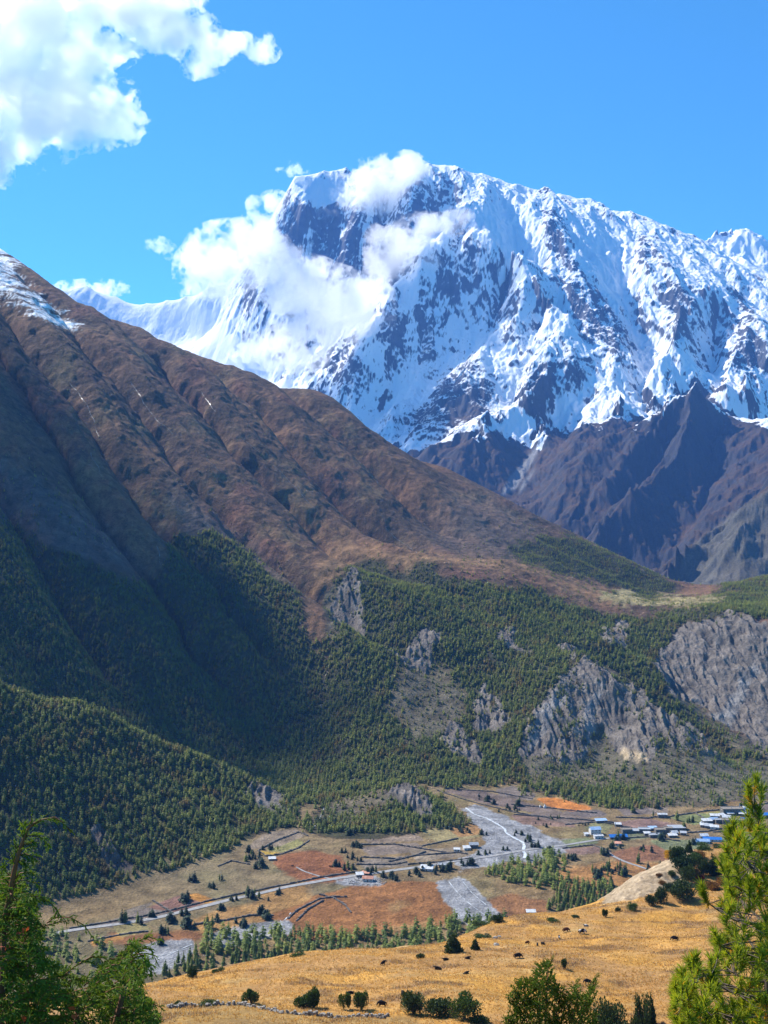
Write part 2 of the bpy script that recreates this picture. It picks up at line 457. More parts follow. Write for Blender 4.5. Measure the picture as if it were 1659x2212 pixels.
    snowm = raster([[(640, 383), (760, 400), (765, 425), (680, 440), (650, 420)], [(1075, 735), (1110, 750), (1080, 800), (1040, 800)], [(1240, 870), (1270, 866), (1310, 905), (1250, 905)], [(1050, 930), (1110, 862), (1160, 905), (1170, 945), (1120, 920)],
                    [(1380, 838), (1410, 880), (1420, 920), (1360, 880), (1330, 890)], [(1187, 676), (1240, 700), (1150, 720), (1120, 760)], [(1000, 465), (1060, 440), (1150, 600), (1110, 590), (1040, 512)], [(1060, 400), (1150, 430), (1180, 560), (1100, 540)],
                    [(1556, 885), (1600, 905), (1659, 932), (1659, 905), (1600, 880)], [(110, 625), (420, 640), (470, 640), (600, 780), (600, 850), (300, 750)], [(1230, 450), (1350, 490), (1420, 600), (1330, 640), (1250, 560)], [(1380, 760), (1430, 730), (1440, 850), (1390, 830)], [(1530, 535), (1580, 495), (1780, 530), (1780, 600), (1600, 580)]], 10)
    bare = raster([[(880, 1000), (930, 985), (985, 950), (1060, 960), (1160, 975), (1200, 935), (1260, 925), (1330, 935), (1390, 920), (1440, 890), (1505, 846), (1530, 868), (1560, 900), (1659, 940), (1760, 960), (1760, 1400), (880, 1400)], [(-160, 1000), (880, 1000), (880, 1400), (-160, 1400)]], 8)
    strat = fbm(X * 0.25, Z * 1.0 + 0.18 * X, 60, 4, seed=41)
    sn = 1.07 - 0.55 * np.clip(g - g0, -0.6, 2) - 0.22 * np.clip(g0 - 0.9, 0, 2) - 0.50 * sample(rockm, wu, wv) * np.clip(0.75 + 1.5 * fbm(qa, Y * .25, 240, 4, .6, seed=48), 0, 1.5) + 0.6 * sample(snowm, wu, wv) - 0.55 * (ra - 0.42) * (0.3 + 0.55 * smooth(-.3, .35, fbm(X, Y, 900, 3, seed=44))) + 0.34 * fbm(qa, Y * .2, 90, 5, .55, seed=45) + 0.2 * strat
    sn = sn - 2.2 * sample(bare, u + (wu - u) * 1.5, v + (wv - v) * 1.9 + 26 * (ra - .35)) * (1 - 0.75 * smooth(0.0, 0.5, fbm(X, Y, 150, 5, .6, seed=47) + .25 * rg) * smooth(300, 850, Z))
    # colour of the ground under the snow
    hi = smooth(500, 1500, Z)[..., None]
    n1 = fbm(X, Y, 420, 5, 0.6, seed=51)[..., None]; n2 = fbm(X, Y, 70, 4, seed=53)[..., None]
    rock = np.array([0.078, 0.085, 0.105]) * (1 + 0.5 * strat[..., None]) + 0.03 * n2
    scrub = np.array([0.034, 0.022, 0.012]) + n1 * np.array([0.06, 0.030, 0.009]) + n2 * np.array([.03, .018, .008])
    rib = smooth(0.15, 0.75, ridged(X + wx, Y + wy, 300, 4, 0.5, 33))[..., None]
    scrub = scrub * (1 - 0.6 * rib) + np.array([0.105, 0.055, 0.018]) * 0.5 * rib
    steep = smooth(0.75, 1.25, g + 0.35 * n2[..., 0])[..., None]
    low = scrub * (1 - 0.8 * steep) + np.array([0.032, 0.032, 0.036]) * 0.8 * steep
    scree = sample(raster([[(1080, 1075), (1100, 1030), (1130, 1000), (1170, 950), (1185, 930), (1150, 1000), (1115, 1055)], [(1130, 1040), (1160, 1010), (1120, 1070)]], 3), u, v)[..., None]
    low = low * (1 - scree) + np.array([0.2, 0.195, 0.19]) * scree
    s5m = sample(raster([[(1440, 1250), (1495, 1180), (1580, 1110), (1659, 1060), (1760, 1000), (1760, 1300), (1440, 1300)]], 4), u, v)[..., None]
    low = low * (1 - 0.75 * s5m) + 0.75 * s5m * (np.array([0.10, 0.095, 0.07]) + 0.05 * n2 + .04 * n1)
    col = np.clip(low * (1 - hi) + rock * hi, 0.01, 0.6)

    n = N('snow_and_rock')
    pos = n.pos(); c = n.attr('Col'); s = n.attr('snow', 'Fac')
    mp = n.node('ShaderNodeVectorMath', operation='MULTIPLY'); mp.inputs[1].default_value = (1.0, 0.24, 0.3); n.l(pos, mp.inputs[0])
    d1 = n.noise(0.055, 8, 0.68, mp.outputs[0]); d2 = n.noise(0.11, 5, 0.6, pos)
    f = n.math('ADD', s, n.math('MULTIPLY', n.math('SUBTRACT', d1.outputs['Fac'], 0.5), 0.9))
    fac = n.ramp(f, [(0.36, (0, 0, 0)), (0.62, (1, 1, 1))])
    grd = n.mix(1.0, c, n.ramp(d2.outputs['Fac'], [(0.3, (0.55, 0.55, 0.55)), (0.7, (1.3, 1.3, 1.3))]).outputs[0], 'MULTIPLY')
    cc = n.mix(fac.outputs[0], grd, (0.83, 0.84, 0.86))
    hgt = n.math('ADD', n.math('MULTIPLY', d1.outputs['Fac'], 1.0), n.math('MULTIPLY', d2.outputs['Fac'], 0.35))
    n.bsdf(cc, 0.85, hgt, 0.5, 14.0, 0.15)
    o = mesh_np('snow_mountain', np.stack([X, Y, Z], -1).reshape(-1, 3), tri_grid(*Z.shape), n.m, True, colors={'Col': col.reshape(-1, 3)}, floats={'snow': sn.ravel()})
    tag(o, kind='structure')
build_massif()
# ------------------------------------------------------------------ left mountain, wooded terraces and valley floor: one heightfield
FLOOR = -400.0
def fl(u, v): return at_z(u, v, FLOOR)[1]
def prof(v, table):
    vs = [a for a, b in table][::-1]; ds = [b for a, b in table][::-1]
    return float(np.interp(v, vs, ds))
MID = [(1695, 1550), (1660, 1600), (1600, 1690), (1550, 1760), (1500, 1830), (1450, 1900), (1400, 1970), (1350, 2060), (1300, 2160), (1250, 2280), (1215, 2400)]
SKYL = [(-140, 450, 3700), (0, 543, 3620), (50, 580, 3600), (70, 600, 3600), (110, 632, 3590), (180, 690, 3580), (240, 712, 3570), (300, 737, 3570), (380, 763, 3560), (460, 792, 3550), (520, 822, 3540), (560, 838, 3530),
        (600, 848, 3510), (640, 849, 3500), (685, 852, 3490), (720, 866, 3480), (760, 893, 3460), (800, 930, 3440), (860, 980, 3400), (900, 996, 3390), (960, 1013, 3360), (1030, 1045, 3330), (1090, 1078, 3300), (1150, 1110, 3250), (1200, 1138, 3200),
        (1290, 1180, 3100), (1350, 1205, 3020), (1400, 1229, 2950), (1440, 1255, 2870), (1475, 1278, 2800)]
def build_h1():
    foot = [(-150, 2060), (0, 2005), (100, 1962), (250, 1922), (400, 1880), (490, 1848), (550, 1808), (650, 1776), (780, 1760)]
    base = densify(SKYL, 30)
    W = [P(*p) for p in base] + behind(densify(SKYL, 60), 350, 130) + behind(densify(SKYL, 60), 1000, 330)
    W += [at_z(u, v, FLOOR) for u, v, _ in densify([(a, b, 0) for a, b in foot], 40)]
    floor_pts = [(u, v) for u in range(-150, 1850, 130) for v in (1850, 1930, 2020, 2150, 2400)]
    fx = [a for a, b in foot] + [960, 1100, 1250, 1450, 1700, 1850]; fv = [b for a, b in foot] + [1702, 1695, 1735, 1745, 1722, 1715]
    for u, v in floor_pts:
        if v > np.interp(u, fx, fv) + 25: W.append(at_z(u, v, FLOOR))
    mb = list(W)
    mid = []
    for u in (740, 800, 870, 940, 1010, 1080):
        for v, d in MID:
            if v < 1690 and not (u > 1040 and v > 1620): mid.append((u, v, d))
    mid += [(560, 1690, 1640), (620, 1690, 1620), (690, 1690, 1590), (640, 1640, 1680)]
    mb += [P(*p) for p in mid]
    bl = RBF(mb)
    W += [P(*p) for p in mid]
    def add(line, dabs=None, off=0.0, step=12, lim=(900, 4200), k0=1):
        L = densify([(a, b, 0) if dabs is None else (a, b, c) for a, b, *c_ in line for c in (c_ or [0])], step)
        for i, (u, v, d) in enumerate(L):
            if dabs is None: d = hit(bl, u, v, *lim) + off * min(1, (i + 0.3) / (0.3 * len(L)), (len(L) - i - 0.7) / (0.3 * len(L)))
            W.append(P(u, v, d))
    # nearest wooded spur and the hollow behind it
    crest0 = [(-140, 1430, 1330), (0, 1482, 1350), (60, 1500, 1365), (150, 1530, 1385), (300, 1592, 1420), (400, 1625, 1450), (470, 1650, 1475), (530, 1678, 1480), (600, 1708, 1475), (650, 1738, 1450)]
    add(crest0, 1)
    W.extend([(p[0] * 1.09, p[1] * 1.09, p[2] * 1.09 - (34 if p[2] > -330 else 12)) for p in [P(*q) for q in densify(crest0, 25)]])
    add([(-140, 1495, 1265), (0, 1548, 1282), (150, 1592, 1322), (300, 1648, 1362), (400, 1678, 1390), (500, 1702, 1425)], 1)
    # further spurs (negative: towards the viewer) and gullies of the left mountain
    for off, line in ((80, [(655, 1303), (652, 1350), (690, 1410), (710, 1441), (695, 1490), (690, 1530), (700, 1600), (760, 1650)]),):
        add(line, None, off * 0.48, k0=3)
    # terraces, bluffs and the ravine on the right
    add([(830, 1204, 2460), (880, 1212, 2430), (940, 1213, 2430), (1000, 1217, 2420), (1060, 1222, 2440), (1110, 1226, 2450), (1160, 1238, 2460), (1220, 1258, 2440), (1310, 1288, 2480)], 1)
    add([(840, 1195, 2650), (950, 1200, 2650), (1060, 1212, 2640), (1160, 1222, 2650)], 1)
    add([(1300, 1292, 2500), (1400, 1304, 2520), (1500, 1297, 2520), (1580, 1292, 2500), (1700, 1295, 2450)], 1)
    add([(1330, 1278, 2700), (1400, 1288, 2720), (1480, 1284, 2760), (1540, 1270, 2760), (1600, 1257, 2780), (1659, 1243, 2790), (1780, 1230, 2800)], 1)
    W.extend(behind(densify([(1480, 1284, 2760), (1540, 1270, 2760), (1600, 1257, 2780), (1659, 1243, 2790), (1780, 1230, 2800)], 30), 450, 120))
    for d in (3900, 4300, 4700): W.extend([((u - U0) / F * d, d, -390) for u in range(1300, 1850, 80)])
    add([(1180, 1320, 2200), (1250, 1340, 2180), (1330, 1350, 2180)], 1)
    add([(1260, 1412, 1870), (1270, 1424, 1855), (1320, 1464, 1805), (1370, 1497, 1770), (1420, 1532, 1735), (1480, 1568, 1700), (1530, 1608, 1665), (1575, 1650, 1625)], 1, step=8)
    add([(1260, 1412, 1870), (1225, 1455, 1820), (1190, 1498, 1775), (1150, 1550, 1710), (1115, 1610, 1650)], 1, step=8)
    add([(1255, 1500, 1770), (1268, 1560, 1705), (1275, 1630, 1640)], 1)
    add([(1400, 1560, 1690), (1370, 1590, 1655), (1355, 1640, 1600)], 1, step=8)
    add([(1320, 1540, 1735), (1305, 1590, 1690), (1290, 1650, 1620)], 1)
    for u, v, d in densify([(1270, 1424, 1855), (1320, 1464, 1805), (1420, 1532, 1735), (1480, 1568, 1700), (1575, 1650, 1625)], 20):
        x, y, z = P(u, v, d); W.append((x + 30, y + 75, z - 36))
    add([(1300, 1392, 2030), (1360, 1420, 2000), (1410, 1440, 1960), (1450, 1500, 1880), (1500, 1560, 1810), (1560, 1610, 1740), (1640, 1655, 1660), (1700, 1670, 1640)], 1)
    add([(1418, 1335, 2210), (1480, 1338, 2160), (1560, 1333, 2130), (1620, 1342, 2090), (1659, 1352, 2060), (1760, 1350, 2060)], 1, step=9)
    add([(1430, 1400, 2080), (1500, 1400, 2055), (1570, 1400, 2030), (1659, 1410, 1990), (1750, 1410, 1990)], 1)
    add([(1430, 1440, 2010), (1480, 1510, 1910), (1540, 1550, 1840), (1600, 1595, 1770), (1700, 1640, 1700)], 1)
    # knolls beside the fields
    kn = [(770, 1722, 1440), (830, 1700, 1440), (872, 1690, 1435), (910, 1708, 1425), (950, 1735, 1405), (1000, 1770, 1365)]
    add(kn, 1)
    W.extend(behind(densify(kn, 20), 70, 22))
    W.extend([at_z(u, v, FLOOR + 1) for u, v in ((700, 1808), (780, 1806), (850, 1800), (930, 1795), (1010, 1785))])
    rb = RBF(W)
    T = np.linspace(-0.425, 0.425, 1000)
    Yr = np.concatenate([np.arange(640, 1000, 4.0), np.arange(1000, 2500, 2.2), np.arange(2500, 3700, 3.2), np.arange(3700, 5000, 16.0)])
    Y, TT = np.meshgrid(Yr, T, indexing='ij'); X = TT * Y
    Z = rb(X, Y)
    gx, gy = grads(Z, T, Yr)
    u, v = U0 + F * TT, V0 - F * Z / Y
    hgt = Z - FLOOR
    up = smooth(12, 130, hgt)
    skd = np.interp(TT.ravel(), np.array([(a - U0) / F for a, b, c in SKYL]), np.array([c for a, b, c in SKYL])).reshape(Z.shape)
    near = 0.25 + 0.75 * np.clip(np.abs(Y - skd) / 220, 0, 1)
    Zb = bl(X, Y); bx, by = grads(Zb, T, Yr)
    lm = smooth(150, -350, X)                       # the long parallel gullies of the left mountain
    ex, ey = 0.7 * bx + 0.3 * gx, 0.7 * by + 0.3 * gy; eg = np.hypot(ex, ey)
    dx_, dy_ = ex + lm * (-0.66 * eg * 1.4 - ex), ey + lm * (0.75 * eg * 1.4 - ey)
    S = 0.75 * X + 0.66 * Y + fbm(X, Y, 330, 3, seed=16) * 44 + fbm(X, Y, 90, 3, seed=17) * 13
    gul = np.array([200, 420, 610, 822, 1022, 1128, 1335, 1550, 1752, 1985, 2260, 2600, 3000, 3500.0])
    gi = np.clip(np.searchsorted(gul, S.ravel()).reshape(S.shape), 1, len(gul) - 1); g_a, g_b = gul[gi - 1], gul[gi]; fr = np.clip((S - g_a) / (g_b - g_a), 0, 1); wd = g_b - g_a
    spur = (np.sin(math.pi * fr ** 0.85) ** 0.8 - 0.62) * wd * 0.32
    S2 = S + fbm(X, Y, 60, 3, seed=18) * 16 + 0.05 * Y
    spur += (np.abs(np.sin(math.pi * S2 / 47.0)) - .6) * 5.5 * smooth(-.3, .4, fbm(X, Y, 180, 3, seed=12) + .3)
    lm2 = smooth(330, -40, X) * smooth(1450, 1750, Y + 0.35 * X + 120) * smooth(40, 170, Z - FLOOR)
    rel = spur * lm2 * (0.3 + 0.7 * np.clip(np.abs(Y - skd) / 420, 0, 1))
    rel += erode(X, Y, Z, dx_, dy_, 200.0, 2, 0.05, 15, up, 0.8, 1.3) * near
    rel += erode(X, Y, Z, gx, gy, 90.0, 3, 0.022, 19, up) * near
    rel += (ridged(X + fbm(X, Y, 30, 2, seed=6) * 12, Y * .8 - X * .3, 46, 4, 0.55, 27) - 0.2) * 2.6 * up * near
    rel += (ridged(X + fbm(X, Y, 120, 2, seed=5) * 40, Y, 130, 5, 0.5, 25) - 0.2) * 7.0 * up * near
    cliffs = [[(718, 1290), (740, 1262), (772, 1262), (785, 1300), (788, 1345), (722, 1348)], [(835, 1420), (885, 1385), (930, 1370), (955, 1395), (925, 1435), (870, 1452)], [(1073, 1380), (1090, 1352), (1112, 1352), (1122, 1395), (1150, 1425), (1120, 1415)],
              [(1015, 1520), (1040, 1478), (1078, 1510), (1102, 1560), (1080, 1582), (1030, 1577)], [(945, 1600), (975, 1558), (1010, 1580), (1042, 1640), (1035, 1652), (990, 1632)],
              [(1120, 1640), (1130, 1580), (1190, 1495), (1240, 1440), (1270, 1422), (1330, 1462), (1420, 1530), (1480, 1566), (1560, 1640), (1500, 1620), (1440, 1600), (1420, 1620), (1405, 1655), (1345, 1645), (1320, 1610), (1300, 1560), (1275, 1590), (1262, 1640), (1210, 1655), (1160, 1630)],
              [(1412, 1440), (1436, 1400), (1480, 1345), (1560, 1335), (1620, 1340), (1659, 1356), (1760, 1350), (1760, 1650), (1659, 1640), (1600, 1592), (1540, 1548), (1480, 1512), (1440, 1490)],
              [(520, 1685), (560, 1688), (600, 1708), (652, 1738), (662, 1768), (600, 1757), (555, 1742), (530, 1712)], [(700, 1740), (740, 1735), (745, 1765), (710, 1775)], [(828, 1705), (870, 1688), (912, 1712), (945, 1750), (905, 1757), (860, 1738)],
              [(195, 1800), (225, 1780), (262, 1850), (345, 1888), (310, 1893), (260, 1880), (222, 1878)], [(440, 1800), (480, 1832), (505, 1843), (470, 1820)], [(1200, 1395), (1240, 1400), (1250, 1425), (1215, 1420)], [(1290, 1370), (1350, 1340), (1365, 1390), (1310, 1400)]]
    wu, wv = u + fbm(X, Y, 70, 5, 0.6, seed=81) * 26, v + fbm(X, Y, 70, 5, 0.6, seed=85) * 26
    cl = sample(raster(cliffs, 3), wu, wv)
    ca, sa = 0.9, 0.43
    fl1 = ridged(X * ca + Y * sa * 0.25 + fbm(X, Y, 50, 3, seed=88) * 9, (Y * ca - X * sa) * 0.22, 21, 4, 0.6, 89)
    rel += cl * smooth(2, 20, hgt) * (fl1 - 0.35) * 13.0
    rel += fbm(X, Y, 14, 3, seed=99) * 0.8 * up
    Z = Z + rel
    Z = np.where(Z < FLOOR + 14, FLOOR + 14 * np.exp(np.clip((Z - FLOOR - 14) / 14, -8, 0)) - 14 * math.exp(-1) * 0, Z)
    Z = np.minimum(Z, 1e9) - 5.15 * smooth(20, 0, Z - FLOOR)
    Z = Z + fbm(X, Y, 160, 3, seed=7) * 1.2 * (1 - up)
    gx, gy = grads(Z, T, Yr); g = np.hypot(gx, gy)
    u, v = U0 + F * TT, V0 - F * Z / Y
    wu, wv = u + fbm(X, Y, 70, 5, 0.6, seed=81) * 26, v + fbm(X, Y, 70, 5, 0.6, seed=85) * 26
    return dict(T=T, Yr=Yr, X=X, Y=Y, Z=Z, u=u, v=v, wu=wu, wv=wv, g=g, gx=gx, gy=gy, cl=cl, up=up, fl1=fl1, hgt=Z - FLOOR)
H1 = build_h1()

def ground1(x, y):
    """height of the valley heightfield"""
    T, Yr, Z = H1['T'], H1['Yr'], H1['Z']
    x, y = np.asarray(x, float), np.asarray(y, float)
    ti = np.clip((x / y - T[0]) / (T[1] - T[0]), 0, len(T) - 1.001); ri = np.clip(np.interp(y, Yr, np.arange(len(Yr))), 0, len(Yr) - 1.001)
    i, j = ri.astype(int), ti.astype(int); a, b = ri - i, ti - j
    return (Z[i, j] * (1 - b) + Z[i, j + 1] * b) * (1 - a) + (Z[i + 1, j] * (1 - b) + Z[i + 1, j + 1] * b) * a

def on_floor(u, v):
    """point of the valley floor seen at picture position (u, v)"""
    z = FLOOR
    for _ in range(4):
        x, y, _z = at_z(u, v, z); z = float(ground1(x, y))
    return x, y, z

# -------- colour of the ground and where the woods grow
FOREST = [[(-160, 1090), (0, 1125), (100, 1176), (175, 1205), (240, 1240), (310, 1258), (352, 1245), (366, 1165), (395, 1150), (450, 1150), (525, 1178), (600, 1250), (650, 1303), (655, 1360), (705, 1430), (690, 1540), (720, 1640), (860, 1640), (960, 1700), (900, 1690), (840, 1700), (760, 1730), (700, 1745), (650, 1735), (640, 1770), (560, 1806), (490, 1850), (400, 1880), (250, 1924), (100, 1964), (0, 2006), (-160, 2070)],
          [(700, 1290), (720, 1240), (790, 1203), (830, 1216), (880, 1236), (900, 1214), (925, 1218), (940, 1240), (1000, 1258), (1080, 1258), (1200, 1292), (1310, 1332), (1400, 1338), (1500, 1310), (1780, 1290), (1780, 1335), (1560, 1332), (1480, 1342), (1412, 1430), (1480, 1512), (1540, 1552), (1600, 1600), (1780, 1650), (1780, 1715), (1600, 1732), (1450, 1742), (1250, 1732), (1100, 1690), (960, 1700), (860, 1650), (720, 1640), (690, 1540), (712, 1430)],
          [(1090, 1200), (1120, 1165), (1200, 1165), (1230, 1150), (1290, 1180), (1400, 1228), (1475, 1277), (1400, 1298), (1330, 1262), (1250, 1250), (1160, 1220)],
          [(1540, 1285), (1560, 1262), (1620, 1248), (1780, 1230), (1780, 1320), (1500, 1330)],
          [(640, 1775), (700, 1745), (760, 1725), (860, 1690), (960, 1735), (1022, 1772), (1000, 1788), (850, 1802), (700, 1808)]]
BELT = [[(330, 2110), (430, 2060), (445, 2015), (560, 2012), (700, 2008), (870, 2018), (960, 1990), (1060, 1984), (1110, 1985), (960, 2060), (800, 2075), (620, 2110), (480, 2130)],
        [(-100, 2020), (150, 2018), (245, 2048), (250, 2075), (300, 2100), (330, 2140), (100, 2300), (-100, 2300)],
        [(1040, 1888), (1080, 1866), (1200, 1838), (1232, 1862), (1205, 1900), (1300, 1915), (1345, 1935), (1290, 1975), (1180, 1970), (1215, 1925), (1100, 1908)]]
SPARSE = [[(860, 1440), (960, 1440), (1010, 1500), (1000, 1560), (900, 1600), (840, 1540)], [(1120, 1640), (1260, 1412), (1330, 1462), (1580, 1650), (1560, 1700), (1350, 1690), (1150, 1690)], [(1440, 1500), (1620, 1440), (1760, 1600), (1600, 1620)], [(1380, 1660), (1760, 1640), (1760, 1740), (1400, 1740)],
          [(660, 1300), (720, 1240), (740, 1360), (700, 1400)], [(640, 1775), (760, 1725), (860, 1690), (920, 1710), (760, 1770)]]
def paint_h1():
    X, Y, u, v, wu, wv, g, cl, up, hgt = (H1[k] for k in ('X', 'Y', 'u', 'v', 'wu', 'wv', 'g', 'cl', 'up', 'hgt'))
    n1, n2, n3 = fbm(X, Y, 260, 5, 0.55, seed=201), fbm(X, Y, 45, 4, 0.6, seed=205), fbm(X, Y, 9, 3, 0.6, seed=209)
    def A(*c): return np.array(c, np.float32)
    def lay(col, m, c, var=0.25, nn=None):
        m = np.clip(m, 0, 1)[..., None]; nn = n2 if nn is None else nn
        return col * (1 - m) + m * A(*c) * (1 + var * nn[..., None] + 0.2 * n3[..., None])
    # the brown slopes: dwarf shrub and dead grass in bands and patches
    rn = smooth(-0.25, 0.35, n1 + 0.5 * n2)[..., None]
    col = A(0.088, 0.055, 0.034) * (1 - rn) + A(0.155, 0.085, 0.045) * rn
    tang = smooth(0.05, 0.5, fbm(X, Y, 150, 4, seed=213) + 0.4 * n3)[..., None]
    col = col * (1 - 0.55 * tang) + A(0.16, 0.115, 0.055) * 0.55 * tang
    col = lay(col, smooth(0.1, 0.5, fbm(X, Y, 220, 4, seed=217)) * 0.6, (0.17, 0.07, 0.045))
    col = col * (1 + 0.35 * n3[..., None])
    grey = sample(raster([[(1000, 1060), (1120, 1090), (1180, 1160), (1120, 1210), (980, 1200), (900, 1150)]], 30), wu, wv)
    col = lay(col, 0.5 * grey, (0.13, 0.105, 0.09))
    col = lay(col, 0.75 * sample(raster([[(650, 1290), (700, 1200), (760, 1170), (830, 1190), (1110, 1215), (1320, 1275), (1400, 1290), (1520, 1285), (1500, 1310), (1300, 1300), (1150, 1240), (900, 1218), (800, 1205), (720, 1240)]], 6), wu, wv), (0.21, 0.125, 0.06))
    birch = sample(raster([[(-160, 900), (0, 985), (120, 1060), (260, 1165), (330, 1240), (180, 1220), (-160, 1130)], [(350, 1020), (420, 1090), (560, 1190), (640, 1290), (540, 1230), (400, 1160)]], 10), wu, wv)
    col = lay(col, 0.7 * birch, (0.10, 0.085, 0.075))
    f = sample(raster(FOREST + BELT, 4), wu, wv)
    thin = sample(raster(SPARSE, 10), wu, wv)
    col = lay(col, f * (1 - 0.75 * thin), (0.045, 0.045, 0.022), 0.5)
    col = lay(col, f * thin * 0.8, (0.115, 0.105, 0.07), 0.45)
    col = lay(col, sample(raster([[(1290, 1290), (1340, 1270), (1400, 1293), (1500, 1288), (1570, 1285), (1560, 1304), (1400, 1316), (1330, 1308)]], 3), wu, wv), (0.27, 0.22, 0.10))
    # bare bluffs and scree
    cc = A(0.125, 0.108, 0.092) * (1 + 0.45 * H1['fl1'] + 0.3 * n2)[..., None] * np.ones_like(col)
    warm = sample(raster([[(1335, 1640), (1345, 1615), (1400, 1630), (1405, 1665), (1345, 1665)]], 3), u, v)[..., None]
    cc = cc * (1 - warm) + A(0.36, 0.28, 0.18) * warm
    scr = sample(raster([[(1490, 1570), (1560, 1530), (1625, 1436), (1645, 1450), (1580, 1570), (1545, 1612)], [(1260, 1540), (1290, 1480), (1310, 1480), (1285, 1560), (1272, 1640), (1258, 1640)], [(1190, 1500), (1230, 1460), (1200, 1560), (1150, 1620), (1130, 1610)]], 3), wu, wv)[..., None]
    cc = cc * (1 - scr) + A(0.19, 0.18, 0.17) * scr
    brn = sample(raster([[(195, 1800), (225, 1780), (262, 1850), (345, 1888), (310, 1893), (260, 1880), (222, 1878)]], 3), u, v)[..., None]
    cc = cc * (1 - .5 * brn) + A(0.10, 0.07, 0.05) * .5 * brn
    m = smooth(0.2, 0.85, cl + 0.4 * n2 + .15 * n3)[..., None] * smooth(0, 6, hgt)[..., None]
    col = col * (1 - m) + cc * m
    # snow dust on the highest shoulder
    sd = smooth(0.42, 0.62, smooth(640, 1000, H1['Z']) * 0.55 + 0.55 * fbm(X * .4 + Y * .2, H1['Z'] * 3, 90, 5, .6, seed=221) + 0.25 * n3 + 0.54 * sample(raster([[(0, 545), (60, 590), (180, 690), (200, 740), (120, 720), (40, 680), (-160, 640), (-160, 450)]], 20), u, v))[..., None]
    col = col * (1 - sd) + A(0.8, 0.81, 0.83) * sd
    # ------------------------------ valley floor
    fm = (1 - smooth(3, 9, hgt)) * (1 - smooth(0.3, 0.5, f * (v < 1812)))
    wu2, wv2 = u + fbm(X, Y, 40, 5, .6, seed=231) * 17, v + fbm(X, Y, 40, 5, .6, seed=235) * 8
    F0 = A(0.185, 0.13, 0.065) * (1 + 0.35 * n2)[..., None] + A(0.03, 0.0, -0.015) * n1[..., None]
    olv = smooth(0.0, 0.4, fbm(X, Y, 70, 4, seed=241))[..., None]
    F0 = F0 * (1 - 0.4 * olv) + A(0.15, 0.135, 0.06) * 0.4 * olv
    def pt(F0, polys, c, blur=2, var=0.25, warp=True, k=1.0):
        a, b = (wu2, wv2) if warp else (u + (wu2 - u) * .3, v + (wv2 - v) * .3)
        return lay(F0, k * smooth(0.25, 0.75, sample(raster(polys, blur), a, b) + (0.3 * n2 + .15 * n3 if warp else 0.0)), c, var)
    F0 = pt(F0, [[(-100, 2030), (150, 2000), (330, 2020), (420, 2060), (330, 2140), (-100, 2300)]], (0.13, 0.105, 0.055), 12)
    F0 = pt(F0, [[(400, 1990), (520, 1950), (640, 1940), (700, 1940), (640, 1990), (560, 2000), (440, 2030)], [(540, 1930), (640, 1905), (690, 1920), (620, 1950)]], (0.30, 0.155, 0.045), 8, k=.7)
    F0 = pt(F0, [[(215, 2020), (420, 2010), (450, 2032), (320, 2045), (250, 2040)]], (0.19, 0.085, 0.035), 8)
    F0 = pt(F0, [[(560, 1985), (690, 1935), (760, 1912), (830, 1904), (890, 1900), (942, 1906), (980, 1975), (960, 1992), (880, 2018), (760, 2034), (640, 2034)]], (0.225, 0.100, 0.035), 4, 0.45)
    F0 = pt(F0, [[(830, 2010), (900, 1995), (970, 1980), (900, 2015), (780, 2034), (690, 2034)], [(820, 1960), (870, 1945), (900, 1950), (850, 1975)]], (0.24, 0.165, 0.07), 10, k=.6)
    F0 = pt(F0, [[(585, 1850), (640, 1840), (690, 1838), (740, 1852), (762, 1880), (740, 1903), (660, 1905), (600, 1880)]], (0.20, 0.082, 0.036), 6)
    F0 = pt(F0, [[(1000, 1990), (1040, 1950), (1100, 1930), (1180, 1945), (1180, 1985), (1080, 2010)]], (0.21, 0.10, 0.042), 6)
    F0 = pt(F0, [[(1200, 1880), (1330, 1860), (1480, 1870), (1480, 1930), (1330, 1990), (1210, 1920)]], (0.29, 0.145, 0.05), 10)
    F0 = pt(F0, [[(1310, 1840), (1440, 1820), (1480, 1840), (1440, 1860), (1340, 1862)]], (0.20, 0.095, 0.05), 5)
    grv = [[(938, 1908), (1000, 1893), (1022, 1915), (1062, 1955), (1100, 1990), (1030, 2010), (985, 1985), (968, 1950)], [(435, 2022), (540, 1998), (592, 1985), (632, 1990), (634, 2018), (560, 2030), (470, 2047)], [(290, 2045), (360, 2030), (425, 2035), (408, 2075), (360, 2090), (330, 2105), (285, 2085)],
           [(998, 1738), (1060, 1752), (1120, 1775), (1185, 1808), (1250, 1828), (1205, 1845), (1160, 1862), (1090, 1858), (1060, 1874), (985, 1878), (982, 1858), (1040, 1838), (1052, 1805), (1018, 1775)], [(690, 1912), (760, 1895), (830, 1895), (835, 1910), (770, 1915)], [(1420, 2010), (1445, 1990), (1470, 2010), (1440, 2030)]]
    gm = smooth(0.40, 0.58, sample(raster(grv, 11), wu2, wv2) + .30 * n2 + .16 * n3 + .14 * ridged(X * .9 + Y * .5, (Y * .9 - X * .5) * .35, 40, 3, .6, 253))
    gcol = A(0.185, 0.185, 0.19) * (1 + 0.42 * ridged(X * .9 + Y * .5, (Y * .9 - X * .5) * .35, 22, 4, .6, 251) + 0.3 * n3)[..., None]
    F0 = F0 * (1 - gm[..., None]) + gcol * gm[..., None]
